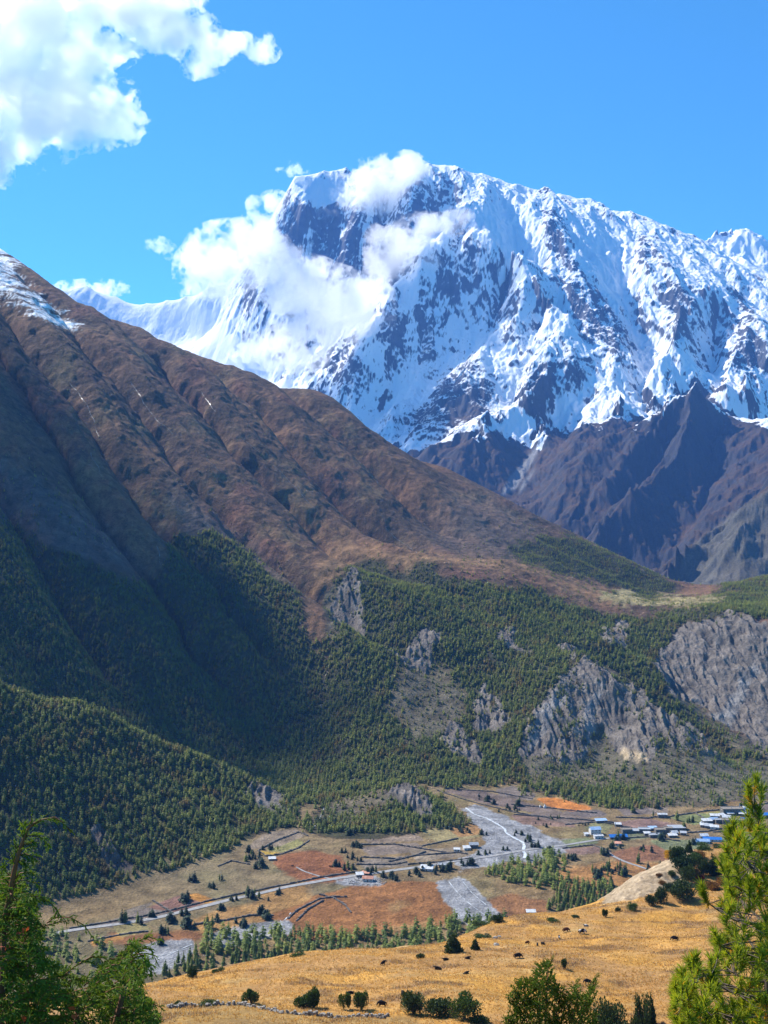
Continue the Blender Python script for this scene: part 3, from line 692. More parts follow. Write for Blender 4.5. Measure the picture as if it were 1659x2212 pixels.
    # cultivated plots
    plots = [((0.155, 0.125, 0.105), [(190, 2005), (320, 1960), (375, 1975), (280, 2005)]), ((0.185, 0.10, 0.075), [(320, 1960), (385, 1935), (450, 1950), (375, 1975)]), ((0.16, 0.13, 0.10), [(270, 1965), (340, 1945), (320, 1958), (265, 1985)]), ((0.36, 0.17, 0.04), [(385, 1935), (425, 1930), (470, 1945), (450, 1952)]), ((0.34, 0.17, 0.05), [(190, 2030), (270, 2015), (270, 2028), (200, 2045)]), ((0.2, 0.165, 0.07), [(240, 2000), (300, 1990), (330, 2010), (260, 2025)]),
             ((0.22, 0.20, 0.08), [(572, 1836), (640, 1810), (660, 1822), (610, 1842)]), ((0.33, 0.22, 0.04), [(562, 1838), (610, 1842), (590, 1850), (565, 1848)]), ((0.20, 0.155, 0.11), [(570, 1800), (640, 1790), (660, 1806), (600, 1830), (530, 1835)]),
             ((0.22, 0.165, 0.12), [(770, 1800), (880, 1790), (920, 1815), (800, 1822)]), ((0.175, 0.135, 0.105), [(775, 1830), (900, 1820), (930, 1838), (800, 1850)]), ((0.21, 0.165, 0.115), [(880, 1835), (1000, 1830), (1020, 1848), (900, 1862)]), ((0.185, 0.15, 0.115), [(770, 1858), (870, 1850), (890, 1870), (790, 1878)]), ((0.235, 0.19, 0.09), [(900, 1790), (1010, 1775), (1050, 1805), (950, 1822)]), ((0.27, 0.15, 0.06), [(960, 1785), (1020, 1778), (1050, 1800), (990, 1808)]),
             ((0.155, 0.115, 0.095), [(950, 1705), (1040, 1708), (1180, 1745), (1150, 1755), (1040, 1735)]), ((0.15, 0.12, 0.10), [(1070, 1705), (1110, 1698), (1160, 1715), (1150, 1730), (1080, 1722)]), ((0.42, 0.155, 0.035), [(1155, 1726), (1195, 1722), (1255, 1737), (1290, 1748), (1235, 1752), (1185, 1742)]), ((0.13, 0.105, 0.095), [(1215, 1752), (1290, 1750), (1320, 1762), (1240, 1768)]),
             ((0.19, 0.12, 0.09), [(1100, 1760), (1220, 1768), (1250, 1788), (1130, 1782)]), ((0.165, 0.125, 0.10), [(1180, 1740), (1220, 1755), (1300, 1775), (1230, 1780), (1140, 1762)]), ((0.2, 0.125, 0.10), [(1325, 1776), (1400, 1768), (1480, 1785), (1440, 1795), (1350, 1795)]), ((0.15, 0.12, 0.105), [(1330, 1745), (1400, 1738), (1430, 1756), (1350, 1762)]), ((0.175, 0.14, 0.11), [(1390, 1735), (1440, 1738), (1445, 1756), (1405, 1752)]),
             ((0.175, 0.19, 0.075), [(1440, 1765), (1520, 1755), (1560, 1770), (1500, 1782)]), ((0.21, 0.19, 0.07), [(1520, 1755), (1590, 1750), (1600, 1762), (1555, 1772)]), ((0.13, 0.17, 0.08), [(1545, 1812), (1620, 1805), (1659, 1818), (1620, 1830)]), ((0.15, 0.165, 0.085), [(1210, 1815), (1270, 1808), (1300, 1820), (1230, 1832)]), ((0.19, 0.12, 0.095), [(1215, 1835), (1290, 1828), (1310, 1840), (1235, 1848)]), ((0.14, 0.15, 0.085), [(1330, 1800), (1400, 1795), (1430, 1808), (1350, 1815)]), ((0.34, 0.16, 0.045), [(1530, 1822), (1580, 1818), (1590, 1830), (1545, 1832)]),
             ((0.17, 0.16, 0.075), [(1290, 1770), (1330, 1780), (1310, 1800), (1260, 1790)]), ((0.16, 0.12, 0.10), [(1600, 1740), (1700, 1730), (1700, 1752), (1620, 1756)]), ((0.15, 0.16, 0.08), [(1400, 1815), (1500, 1815), (1540, 1830), (1440, 1838)])]
    for c, poly in plots: F0 = pt(F0, [poly], c, 1, 0.22, False)
    col = col * (1 - fm[..., None]) + F0 * fm[..., None]
    H1['forest'] = f; H1['thin'] = thin; H1['clm'] = m[..., 0]; H1['fm'] = fm
    n = N('earth_and_scrub')
    pos = n.pos()
    d1 = n.noise(0.045, 6, 0.65, pos); d2 = n.noise(0.35, 4, 0.6, pos)
    cc = n.mix(1.0, n.attr('Col'), n.ramp(d1.outputs['Fac'], [(0.3, (0.5, 0.5, 0.5)), (0.7, (1.5, 1.5, 1.5))]).outputs[0], 'MULTIPLY')
    cc = n.mix(1.0, cc, n.ramp(d2.outputs['Fac'], [(0.3, (0.7, 0.7, 0.7)), (0.7, (1.28, 1.28, 1.28))]).outputs[0], 'MULTIPLY')
    n.bsdf(cc, 0.92, n.math('ADD', d1.outputs['Fac'], n.math('MULTIPLY', d2.outputs['Fac'], 0.3)), 0.8, 9.0, 0.12)
    o = mesh_np('terrain', np.stack([X, Y, H1['Z']], -1).reshape(-1, 3), tri_grid(*X.shape), n.m, True, colors={'Col': np.clip(col, 0.008, 0.85).reshape(-1, 3)})
    tag(o, kind='structure')
paint_h1()
# ------------------------------------------------------------------ the hillside under the camera and the grassy bench below it
EDGE = [(-140, 2165, 320), (100, 2150, 320), (300, 2134, 325), (400, 2108, 330), (480, 2092, 335), (560, 2076, 340), (640, 2062, 345), (720, 2053, 350), (800, 2049, 355), (880, 2046, 362), (940, 2038, 368), (1000, 2020, 385), (1040, 2003, 405), (1080, 1991, 420), (1150, 1977, 435), (1230, 1966, 445), (1290, 1955, 452),
        (1340, 1925, 462), (1400, 1890, 475), (1440, 1866, 488), (1490, 1842, 515), (1540, 1832, 545), (1600, 1828, 555), (1800, 1822, 565)]
def build_h0():
    W = [P(*p) for p in densify(EDGE, 20)]
    W += [P(*p) for p in [(-140, 2212, 245), (100, 2212, 245), (330, 2212, 245), (560, 2212, 245), (800, 2212, 245), (1000, 2212, 247), (1200, 2212, 250), (1400, 2212, 256), (1500, 2212, 260), (1659, 2212, 266), (1800, 2212, 270)]]
    W += [P(*p) for p in [(600, 2140, 287), (800, 2140, 290), (1000, 2110, 306), (1200, 2080, 328), (1400, 2060, 345), (1600, 2050, 352), (1200, 2020, 385), (1350, 2000, 402), (1500, 1990, 412), (1640, 1985, 415), (1400, 1940, 448), (1520, 1915, 462), (1640, 1900, 470), (1500, 1872, 488), (1600, 1862, 498)]]
    for u, v, d in densify(EDGE, 40):
        x, y, z = P(u, v, d)
        if u > 1300 and u < 1480:
            W.append((x - 40, y + 35, z - 40)); W.append((x - 75, y + 75, z - 85)); W.append((x - 30, y + 130, z - 120)); W.append((x, y + 330, -415))
        elif u <= 1300 or u >= 1480:
            W += [(x * (d + e) / d, d + e, z - dz) for e, dz in ((30, 14), (90, 66), (200, 165))] + [(x * (d + 380) / d, d + 380, -420)]
    W += [((u - U0) / F * 1060, 1060, -470) for u in range(-200, 1900, 120)]
    for d in (0.1, 3, 6, 12, 20, 35, 60, 100, 150, 200):
        for t in (-0.8, -0.4, 0, 0.4, 0.8): W.append((t * d, d, -1.75 - 0.56 * d + 0.01 * d * (t > 0)))
    W += [(a, -6, -1.2) for a in (-6, 0, 6)]
    rb = RBF(W)
    T = np.linspace(-0.46, 0.46, 640)
    Yr = np.concatenate([np.geomspace(0.6, 200, 120)[:-1], np.arange(200, 560, 0.9), np.arange(560, 1060, 4.0)])
    Y, TT = np.meshgrid(Yr, T, indexing='ij'); X = TT * Y
    Z = rb(X, Y)
    m = smooth(180, 260, Y)
    Z = Z + m * (fbm(X, Y, 44, 3, seed=301) * 2.6 + fbm(X, Y, 16, 2, seed=303) * .7 + fbm(X, Y, 8, 3, seed=305) * 0.35) + fbm(X, Y, 3, 2, seed=306) * 0.06 * smooth(2, 10, Y)
    u, v = U0 + F * TT, V0 - F * Z / Y
    er = sample(raster([[(1290, 1957), (1340, 1918), (1400, 1880), (1440, 1855), (1490, 1835), (1505, 1850), (1500, 1875), (1470, 1897), (1420, 1925), (1370, 1945)], [(1560, 1880), (1600, 1860), (1640, 1880), (1580, 1905)]], 4), u + fbm(X, Y, 14, 3, seed=311) * 9, v + fbm(X, Y, 14, 3, seed=315) * 7)
    er = np.maximum(er, (Y > 462) * (u > 1290) * (u < 1480) * 1.0)
    Z = Z + er * (ridged(X * .8 + Y * .5, (Y - X) * .4, 7, 4, .6, 321) - 0.3) * 1.9
    n1, n2, n3 = fbm(X, Y, 45, 4, seed=331), fbm(X, Y * 2.2, 16, 4, 0.6, seed=335), fbm(X, Y, 2.2, 2, seed=339)
    def A(*c): return np.array(c, np.float32)
    k = smooth(-0.3, 0.35, n1 + 0.4 * n2)[..., None]
    col = A(0.33, 0.185, 0.07) * (1 - k) + A(0.42, 0.225, 0.052) * k
    dk = smooth(0.02, 0.4, fbm(X, Y * 2.6, 22, 4, seed=343))[..., None]
    col = col * (1 - 0.75 * dk) + A(0.165, 0.105, 0.062) * 0.75 * dk
    st = smooth(0.1, 0.5, fbm(X, Y * 2.0, 30, 4, seed=347))[..., None]
    col = col * (1 - 0.5 * st) + A(0.40, 0.28, 0.12) * 0.5 * st
    og = sample(raster([[(1180, 2110), (1300, 2120), (1420, 2130), (1460, 2160), (1330, 2160), (1230, 2140)], [(1180, 2170), (1400, 2170), (1450, 2212), (1200, 2212)]], 20), u, v)[..., None]
    col = col * (1 - .5 * og) + A(0.36, 0.185, 0.05) * .5 * og
    low = sample(raster([[(330, 2165), (480, 2150), (560, 2165), (700, 2190), (900, 2200), (900, 2260), (300, 2260)]], 5), u, v)[..., None]
    col = col * (1 - .6 * low) + A(0.20, 0.145, 0.065) * .6 * low
    ero = A(0.26, 0.20, 0.135) * (1 + 0.5 * ridged(X * .8 + Y * .5, (Y - X) * .4, 7, 4, .6, 321) + .35 * n3)[..., None]
    e = smooth(.3, .7, er)[..., None]
    col = col * (1 - e) + ero * e
    steep = (smooth(20, 60, Y - np.interp(u.ravel(), [p[0] for p in EDGE], [p[2] for p in EDGE]).reshape(Y.shape)) * ((u < 1300) | (u > 1490)))[..., None]
    col = col * (1 - steep) + A(0.16, 0.12, 0.07) * steep
    nearm = smooth(60, 5, Y)[..., None]
    col = col * (1 - nearm) + A(0.12, 0.09, 0.05) * nearm
    col = col * (1 + 0.22 * n3[..., None] + 0.15 * n2[..., None])
    n = N('dry_meadow')
    pos = n.pos(); d1 = n.noise(0.9, 5, 0.65, pos); d2 = n.noise(0.12, 4, 0.6, pos)
    cc = n.mix(1.0, n.attr('Col'), n.ramp(d1.outputs['Fac'], [(0.3, (0.72, 0.70, 0.66)), (0.7, (1.25, 1.25, 1.25))]).outputs[0], 'MULTIPLY')
    cc = n.mix(1.0, cc, n.ramp(d2.outputs['Fac'], [(0.3, (0.8, 0.77, 0.72)), (0.7, (1.18, 1.18, 1.18))]).outputs[0], 'MULTIPLY')
    n.bsdf(cc, 0.95, d1.outputs['Fac'], 0.5, 0.5, 0.1)
    o = mesh_np('hillside', np.stack([X, Y, Z], -1).reshape(-1, 3), tri_grid(*Z.shape), n.m, True, colors={'Col': np.clip(col, .01, .6).reshape(-1, 3)})
    tag(o, kind='structure')
    return dict(T=T, Yr=Yr, X=X, Y=Y, Z=Z, u=u, v=v, er=er, rb=rb, n2=n2, dk=dk[..., 0])
H0 = build_h0()

def ground0(x, y):
    T, Yr, Z = H0['T'], H0['Yr'], H0['Z']
    x, y = np.asarray(x, float), np.asarray(y, float)
    ti = np.clip((x / y - T[0]) / (T[1] - T[0]), 0, len(T) - 1.001); ri = np.clip(np.interp(y, Yr, np.arange(len(Yr))), 0, len(Yr) - 1.001)
    i, j = ri.astype(int), ti.astype(int); a, b = ri - i, ti - j
    return (Z[i, j] * (1 - b) + Z[i, j + 1] * b) * (1 - a) + (Z[i + 1, j] * (1 - b) + Z[i + 1, j + 1] * b) * a

def on_bench(u, v, d0=232.0, d1=720.0):
    """point of the bench seen at picture position (u, v)"""
    d = np.linspace(d0, d1, 2500); t = -(v - V0) / F
    z = ground0((u - U0) / F * d, d); k = np.nonzero(t * d <= z)[0]
    dd = float(d[k[0]]) if len(k) else float(d[np.argmin(t * d - z)])
    x = (u - U0) / F * dd
    return x, dd, float(ground0(x, dd))
# ------------------------------------------------------------------ trees
M_PINE = foliage_mat('pine_needles', (0.085, 0.145, 0.036), (0.30, 0.34, 0.07), 0.25, 0.5, True, True)
M_DARK = foliage_mat('juniper_needles', (0.012, 0.030, 0.014), (0.030, 0.055, 0.022), 0.3, 0.12)
M_BUSH = foliage_mat('shrub_leaves', (0.028, 0.060, 0.016), (0.075, 0.12, 0.028), 1.2, 0.25)
M_BARK = simple_mat('bark', (0.07, 0.05, 0.038), (0.13, 0.10, 0.08), 3.0)

def conifer_crown(seed, H=1.0, R=0.2, whorls=11, per=7, base=0.12, blunt=0.75, droop=0.25, fine=1):
    """whorls of drooping boughs, each a ragged spray of small kite faces"""
    r = random.Random(seed); V, Fa = [], []
    for w in range(whorls):
        t = w / (whorls - 1); h = base + (0.97 - base) * t
        rad = R * ((1 - t) ** blunt) * r.uniform(0.72, 1.18) + 0.012
        if t < 0.12: rad *= 0.75
        a0 = r.uniform(0, 6.28); k = max(3, int(per * (1 - 0.55 * t)))
        for b in range(k):
            if r.random() < 0.10: continue
            a = a0 + 6.283 * b / k + r.uniform(-.3, .3); L = rad * r.uniform(0.65, 1.2); ca, sa = math.cos(a), math.sin(a)
            wd = L * r.uniform(0.34, 0.55) + .01; dr = droop * L * r.uniform(0.4, 1.5); z = h + r.uniform(-.02, .02)
            for q in range(fine):
                f0, f1 = q / fine, (q + 1.25) / fine; wq = wd * (1 - 0.45 * q / fine); tw = r.uniform(-.35, .35)
                p0 = (ca * L * f0, sa * L * f0, z - dr * f0 * f0 + 0.015)
                p2 = (ca * L * min(f1, 1.05), sa * L * min(f1, 1.05), z - dr * f1 * f1)
                m = (f0 + f1) / 2
                for s_ in ((0.0,) if fine == 1 else (-0.5, 0.5)):
                    up = .022 + tw * wq * .3
                    p1 = (ca * L * m - sa * wq, sa * L * m + ca * wq, z - dr * m * m - .03 * H * .5 + up * s_); p3 = (ca * L * m + sa * wq, sa * L * m - ca * wq, z - dr * m * m - .03 * H * .5 - up * s_)
                    i = len(V); V += [p0, p1, p2, p3]; Fa.append((i, i + 1, i + 2, i + 3))
    i = len(V); V += [(0.018, 0, .9), (-.012, .015, .9), (-.01, -.016, .9), (0, 0, 1.0)]; Fa += [(i, i + 1, i + 3, i + 3), (i + 1, i + 2, i + 3, i + 3), (i + 2, i, i + 3, i + 3)]
    return V, Fa

def crown_mesh(name, V, Fa, mat):
    me = bpy.data.meshes.new(name); me.from_pydata(V, [], [tuple(dict.fromkeys(f)) for f in Fa]); me.materials.append(mat); me.update(); return me
def trunk_mesh(name, h, r, mat=None, n=5):
    b = MB(); b.tube([(0, 0, -0.04), (0.004, 0, h * .5), (0, 0.004, h)], [r, r * .75, r * .2], n)
    me = bpy.data.meshes.new(name); me.from_pydata(b.v, [], b.f); me.materials.append(mat or M_BARK); me.update(); return me

# ---- the wooded slopes: too many to count, one object
def build_forest():
    kinds = bpy.data.collections.new('forest_tree_kinds')
    for k in range(5):
        V, Fa = conifer_crown(100 + k, R=(0.25, 0.33, 0.22, 0.30, 0.36)[k], whorls=8, per=6, base=(0.14, .1, .2, .12, .16)[k], blunt=(0.62, .42, .75, .5, .38)[k])
        n = len(V); r0 = 0.016
        V += [(r0, 0, -.08), (-r0 * .6, r0, -.08), (-r0 * .6, -r0, -.08), (0, 0, .8)]
        o = bpy.data.objects.new('forest_tree', crown_mesh('forest_tree', V, Fa + [(n, n + 1, n + 3), (n + 1, n + 2, n + 3), (n + 2, n, n + 3)], M_PINE))
        kinds.objects.link(o)
    X, Y, Z, u, v = (H1[k] for k in 'XYZuv')
    T, Yr = H1['T'], H1['Yr']
    area = Y * (T[1] - T[0]) * np.gradient(Yr)[:, None]
    n1, n2 = fbm(X, Y, 90, 4, seed=401), fbm(X, Y, 28, 3, seed=405)
    fsoft = smooth(0.3, 0.72, sample(raster(FOREST, 22), H1['wu'], H1['wv']) + .38 * n2 + .2 * n1)
    dens = np.where(v < 1560, fsoft, H1['forest']) * (1 - 0.68 * H1['thin']) * (1 - 0.86 * H1['clm']) * smooth(-0.6, 0.05, n1 * .8 + n2 * .5 + 0.25 * (1 - H1['thin']))
    hi = sample(raster([[(-160, 1080), (0, 1120), (250, 1180), (440, 1150), (640, 1300), (700, 1420), (690, 1540), (560, 1500), (300, 1360), (-160, 1200)]], 30), u, v)
    dens = dens * (1 - 0.55 * hi * smooth(-.2, .3, n2))
    cone = sample(raster([[(1205, 1455), (1252, 1445), (1262, 1540), (1258, 1650), (1190, 1655), (1200, 1540)], [(1400, 1612), (1440, 1568), (1500, 1592), (1580, 1652), (1640, 1720), (1400, 1730), (1412, 1660)], [(1115, 1655), (1260, 1648), (1360, 1668), (1400, 1735), (1120, 1705)], [(1345, 1520), (1385, 1530), (1400, 1560), (1370, 1560)], [(1130, 1560), (1160, 1530), (1170, 1580), (1140, 1610)]], 5), H1['wu'], H1['wv'])
    dens = np.maximum(dens, 0.62 * cone * smooth(-.5, .1, n2 + .5 * n1))
    # single trees and krummholz above the woods
    scat = sample(raster([[(1000, 1180), (1150, 1120), (1320, 1190), (1500, 1280), (1560, 1260), (1560, 1320), (1300, 1320), (1000, 1240)], [(660, 1300), (760, 1180), (1000, 1215), (1000, 1260), (760, 1260)], [(560, 1190), (640, 1250), (660, 1310), (540, 1200)], [(440, 1100), (560, 1150), (620, 1230), (500, 1170)], [(-160, 960), (60, 1000), (300, 1200), (-160, 1130)]], 14), u, v)
    dwarf = 0.075 * smooth(-.15, .4, n2 + .4 * n1) * (H1['forest'] < .3) * (v < 1330) * (Y < 3700) * (H1['Z'] < 640) * (1 - H1['clm'])
    dens = np.maximum(dens, dwarf)
    dens = np.maximum(dens, 0.16 * scat * smooth(-0.2, 0.3, n2) * (1 - H1['clm']))
    dens = dens * ((H1['hgt'] > 1.5) | (v < 1800)) * (Y < 4200) * (u > -120) * (u < 1780)
    # unseen far sides of ridges need no trees: keep what faces the camera or lies near a crest
    lamb = dens * area / 19.0
    p = np.clip(lamb, 0, 1) > rng.random(lamb.shape)
    i, j = np.nonzero(p)
    x = X[i, j] + (rng.random(len(i)) - .5) * Y[i, j] * (T[1] - T[0]); y = Y[i, j] + (rng.random(len(i)) - .5) * np.gradient(Yr)[i]
    z = ground1(x, y)
    uu, vv = U0 + F * x / y, V0 - F * z / y
    sc = (3.0 + 8.3 * rng.random(len(i)) ** 0.8) * (1 + 0.18 * n2[i, j]) * np.where(y > 2300, 0.78, 1.0) * np.where(H1['thin'][i, j] > .4, 0.72, 1.0)
    sc *= np.where(scat[i, j] > 0.3, 0.75, 1.0)
    sc = np.where((H1['forest'][i, j] < .3) & (scat[i, j] < .15) & (vv < 1340), rng.uniform(2.0, 4.2, len(i)), sc)
    # juniper belts of the valley floor beyond the trees built one by one are added from BELT_REST
    P3 = np.stack([x, y, z - 0.3], 1)
    if len(BELT_REST):
        q = np.array(BELT_REST); P3 = np.concatenate([P3, q[:, :3]]); sc = np.concatenate([sc, q[:, 3]])
    n = len(P3); print('forest', n)
    me = bpy.data.meshes.new('forest'); me.vertices.add(n); me.vertices.foreach_set('co', P3.astype(np.float32).ravel())
    tone = np.zeros(len(sc)); tone[:len(i)] = np.clip(0.8 * smooth(.02, .45, fbm(x, y, 45, 3, seed=411)) * (rng.random(len(i)) < .55) + 0.22 * rng.random(len(i)) + .3 * (rng.random(len(i)) < .06), 0, 1)
    for nm, a in (('tone', tone), ('size', sc), ('spin', rng.uniform(0, 6.28, n))):
        at = me.attributes.new(nm, 'FLOAT', 'POINT'); at.data.foreach_set('value', a.astype(np.float32))
    at = me.attributes.new('sort', 'INT', 'POINT'); at.data.foreach_set('value', rng.integers(0, 5, n).astype(np.int32))
    o = link(bpy.data.objects.new('forest', me)); tag(o, kind='stuff')
    g = bpy.data.node_groups.new('plant_trees', 'GeometryNodeTree')
    g.interface.new_socket('Geometry', in_out='INPUT', socket_type='NodeSocketGeometry'); g.interface.new_socket('Geometry', in_out='OUTPUT', socket_type='NodeSocketGeometry')
    N_ = g.nodes.new; L = g.links.new
    gi, go = N_('NodeGroupInput'), N_('NodeGroupOutput'); ip = N_('GeometryNodeInstanceOnPoints'); ci = N_('GeometryNodeCollectionInfo')
    ci.inputs['Collection'].default_value = kinds; ci.inputs['Separate Children'].default_value = True; ci.inputs['Reset Children'].default_value = True
    def at_(nm, ty):
        a = N_('GeometryNodeInputNamedAttribute'); a.data_type = ty; a.inputs['Name'].default_value = nm; return a.outputs['Attribute']
    cx = N_('ShaderNodeCombineXYZ'); L(at_('spin', 'FLOAT'), cx.inputs[2]); er = N_('FunctionNodeEulerToRotation'); L(cx.outputs[0], er.inputs[0])
    L(gi.outputs[0], ip.inputs['Points']); L(ci.outputs[0], ip.inputs['Instance']); ip.inputs['Pick Instance'].default_value = True
    L(at_('sort', 'INT'), ip.inputs['Instance Index']); L(er.outputs[0], ip.inputs['Rotation']); L(at_('size', 'FLOAT'), ip.inputs['Scale'])
    L(ip.outputs[0], go.inputs[0])
    md = o.modifiers.new('trees', 'NODES'); md.node_group = g

# ---- trees of the valley floor, one by one
def place_floor_trees():
    protos = []
    for k in range(6):
        V, Fa = conifer_crown(200 + k, R=(0.20, 0.24, 0.17, 0.22, 0.26, 0.19)[k], whorls=13, per=8, base=(0.14, .08, .2, .12, .1, .22)[k], blunt=(0.75, .6, .85, .65, .55, .7)[k], fine=2)
        protos.append((crown_mesh('crown', V, Fa, M_PINE), trunk_mesh('trunk', 0.9, 0.016)))
    dark = []
    for k in range(5):
        V, Fa = conifer_crown(300 + k, R=(0.38, 0.46, 0.30, 0.52, 0.34)[k], whorls=11, per=10, base=0.02, blunt=(0.55, .45, .7, .4, .6)[k], droop=0.1, fine=2)
        dark.append((crown_mesh('crown', V, Fa, M_DARK), trunk_mesh('trunk', 0.7, 0.03)))
    first = {}
    def put(kind, k, pos, h, label, cat, group):
        crown, trunk = (protos if kind == 'pine' else dark)[k]
        name = 'pine_tree' if kind == 'pine' else 'juniper_tree'
        root = empty(name, (pos[0], pos[1], pos[2] - 0.25), rnd.uniform(0, 6.28)); root.scale = (h, h, h)
        tag(root, label, cat, group)
        link(bpy.data.objects.new('trunk', trunk), root); link(bpy.data.objects.new('crown', crown), root)
    used = []
    r = random.Random(5)
    def free(x, y, d):
        for a, b in used:
            if (a - x) ** 2 + (b - y) ** 2 < d * d: return False
        used.append((x, y)); return True
    # belts of slender pines
    belts = [(BELT[0], 110, 190, (9, 16), 'slender green pine in the open pine belt between the gravel and the golden pasture edge', 'pines between gravel and pasture'),
             (BELT[1], 60, 170, (9, 15), 'slender green pine in the thicket behind the drooping juniper sprays', 'pines behind the juniper sprays'),
             (BELT[2], 75, 130, (9, 15), 'bushy green pine in the grove between the red meadow and the sandy bluff', 'pines of the grove by the bluff')]
    for poly, n, rest, hh, lab, grp in belts:
        m = raster([poly]); q = np.array(poly); got = 0; tries = 0; spots = []
        while got < n + rest and tries < 6000:
            tries += 1
            u = r.uniform(q[:, 0].min(), q[:, 0].max()); v = r.uniform(q[:, 1].min(), q[:, 1].max())
            if sample(m, np.array([u]), np.array([v]))[0] < 0.5: continue
            p = on_floor(u, v)
            if not free(p[0], p[1], 4.2): continue
            spots.append(p); got += 1
        spots.sort(key=lambda p: p[1])
        for i, p in enumerate(spots):
            h = r.uniform(*hh)
            if i < n: put('pine', r.randrange(6), p, h, lab, 'tree', grp)
            else: BELT_REST.append((p[0], p[1], p[2] - .3, h * .95))
    # clumps of dark junipers and single conifers: (u, v, how many, spread in picture units, height)
    J = [((545, 1850), 9, 22, 7, 'dark juniper in the clump above the road, beside the upper red field', 'junipers beside the upper red field'), ((580, 1835), 6, 18, 7, None, None), ((560, 1870), 4, 12, 8, None, None),
         ((420, 1905), 3, 9, 9, 'dark juniper standing just above the pale road, before the wood', 'junipers above the road'), ((400, 1945), 4, 11, 9, None, None), ((455, 1918), 3, 8, 7, None, None), ((475, 1900), 2, 5, 7, None, None),
         ((540, 1938), 6, 12, 9, 'dark juniper on the ochre ground just below the pale road', 'junipers below the road'), ((505, 1945), 3, 7, 6, None, None), ((600, 1932), 2, 5, 7, None, None), ((580, 1945), 1, 2, 6, None, None), ((270, 1990), 3, 8, 10, None, None), ((330, 1980), 3, 10, 8, None, None), ((300, 1995), 2, 6, 7, None, None), ((370, 1990), 4, 14, 8, None, None), ((395, 1975), 3, 9, 7, None, None), ((355, 2015), 4, 12, 8, None, None), ((470, 1990), 3, 8, 6, None, None), ((480, 1965), 2, 5, 6, None, None),
         ((520, 2000), 6, 14, 7, 'dark conifer on the orange flat beside the grey gravel fan', 'conifers beside the gravel fan'), ((585, 1985), 5, 14, 7, None, None), ((440, 2005), 5, 14, 9, None, None), ((405, 2000), 3, 8, 9, None, None), ((560, 1975), 2, 5, 8, None, None), ((345, 2040), 3, 10, 8, None, None),
         ((760, 1800), 6, 12, 6, 'dark shrubby juniper in the hedge between the upper red field and the ploughed plots', 'hedge junipers by the ploughed plots'), ((770, 1830), 7, 14, 6, None, None), ((765, 1855), 5, 12, 6, None, None), ((755, 1880), 6, 14, 7, None, None), ((730, 1870), 3, 8, 6, None, None), ((800, 1885), 5, 16, 7, None, None), ((745, 1840), 3, 9, 5, None, None),
         ((840, 1895), 6, 20, 6, 'green bushy tree in the row along the top of the big red meadow', 'trees above the red meadow'), ((900, 1885), 7, 24, 7, None, None), ((960, 1880), 8, 22, 8, None, None), ((1010, 1870), 5, 14, 7, None, None), ((1050, 1845), 5, 12, 5, None, None),
         ((975, 1790), 3, 8, 6, 'dark bush among the walled plots left of the river', 'bushes by the walled plots'), ((1000, 1800), 7, 16, 5, None, None), ((1040, 1800), 5, 12, 5, None, None), ((910, 1775), 5, 14, 5, None, None), ((860, 1775), 4, 12, 5, None, None), ((700, 1782), 12, 20, 9, None, None), ((740, 1790), 5, 14, 7, None, None), ((830, 1800), 4, 20, 3, None, None), ((810, 1815), 3, 14, 3, None, None), ((1090, 1835), 3, 8, 5, None, None),
         ((1145, 1815), 5, 8, 8, 'dark conifer on the grey gravel bank right of the river', 'conifers right of the river'), ((1160, 1830), 4, 8, 8, None, None), ((1120, 1800), 4, 10, 6, None, None), ((1190, 1845), 6, 14, 7, None, None), ((1170, 1780), 5, 18, 5, None, None), ((1110, 1750), 8, 24, 6, None, None), ((1050, 1728), 7, 22, 6, None, None), ((1200, 1770), 5, 18, 5, None, None), ((1260, 1780), 4, 16, 5, None, None), ((1120, 1740), 2, 3, 11, None, None),
         ((1320, 1880), 9, 20, 9, 'dark conifer on the ochre ground in front of the village', 'conifers in front of the village'), ((1345, 1890), 4, 10, 9, None, None), ((1290, 1890), 6, 16, 9, None, None), ((1310, 1915), 7, 16, 9, None, None), ((1380, 1865), 2, 5, 13, None, None), ((1400, 1880), 3, 14, 6, None, None), ((1430, 1875), 3, 12, 6, None, None), ((1240, 1855), 5, 12, 7, None, None), ((1330, 1830), 5, 14, 7, None, None), ((1300, 1845), 4, 12, 7, None, None), ((1395, 1835), 4, 12, 7, None, None), ((1340, 1815), 3, 10, 9, None, None),
         ((1370, 1755), 2, 5, 9, 'dark rounded tree among the fields and roofs of the village', 'trees in the village'), ((1410, 1765), 1, 2, 9, None, None), ((1460, 1772), 1, 2, 10, None, None), ((1490, 1778), 4, 10, 7, None, None), ((1480, 1790), 3, 6, 10, None, None), ((1430, 1810), 5, 10, 8, None, None), ((1500, 1822), 3, 8, 7, None, None), ((1555, 1740), 4, 10, 9, None, None), ((1600, 1740), 3, 10, 7, None, None), ((1640, 1815), 2, 6, 8, None, None), ((1420, 1745), 3, 8, 7, None, None), ((1330, 1745), 2, 7, 6, None, None)]
    lab = grp = None
    for (u, v), n, sp, h, l2, g2 in J:
        lab, grp = (l2, g2) if l2 else (lab, grp)
        for _ in range(n):
            for _t in range(12):
                p = on_floor(u + r.gauss(0, sp * .55), v + r.gauss(0, sp * .22))
                if free(p[0], p[1], 2.6): break
            pine = r.random() < (0.5 if h >= 9 else 0.12)
            put('pine' if pine else 'dark', r.randrange(6 if pine else 5), p, h * r.uniform(0.6, 1.25) * (1.35 if pine else 1.15), lab, 'tree', grp)
BELT_REST = []
place_floor_trees()
build_forest()
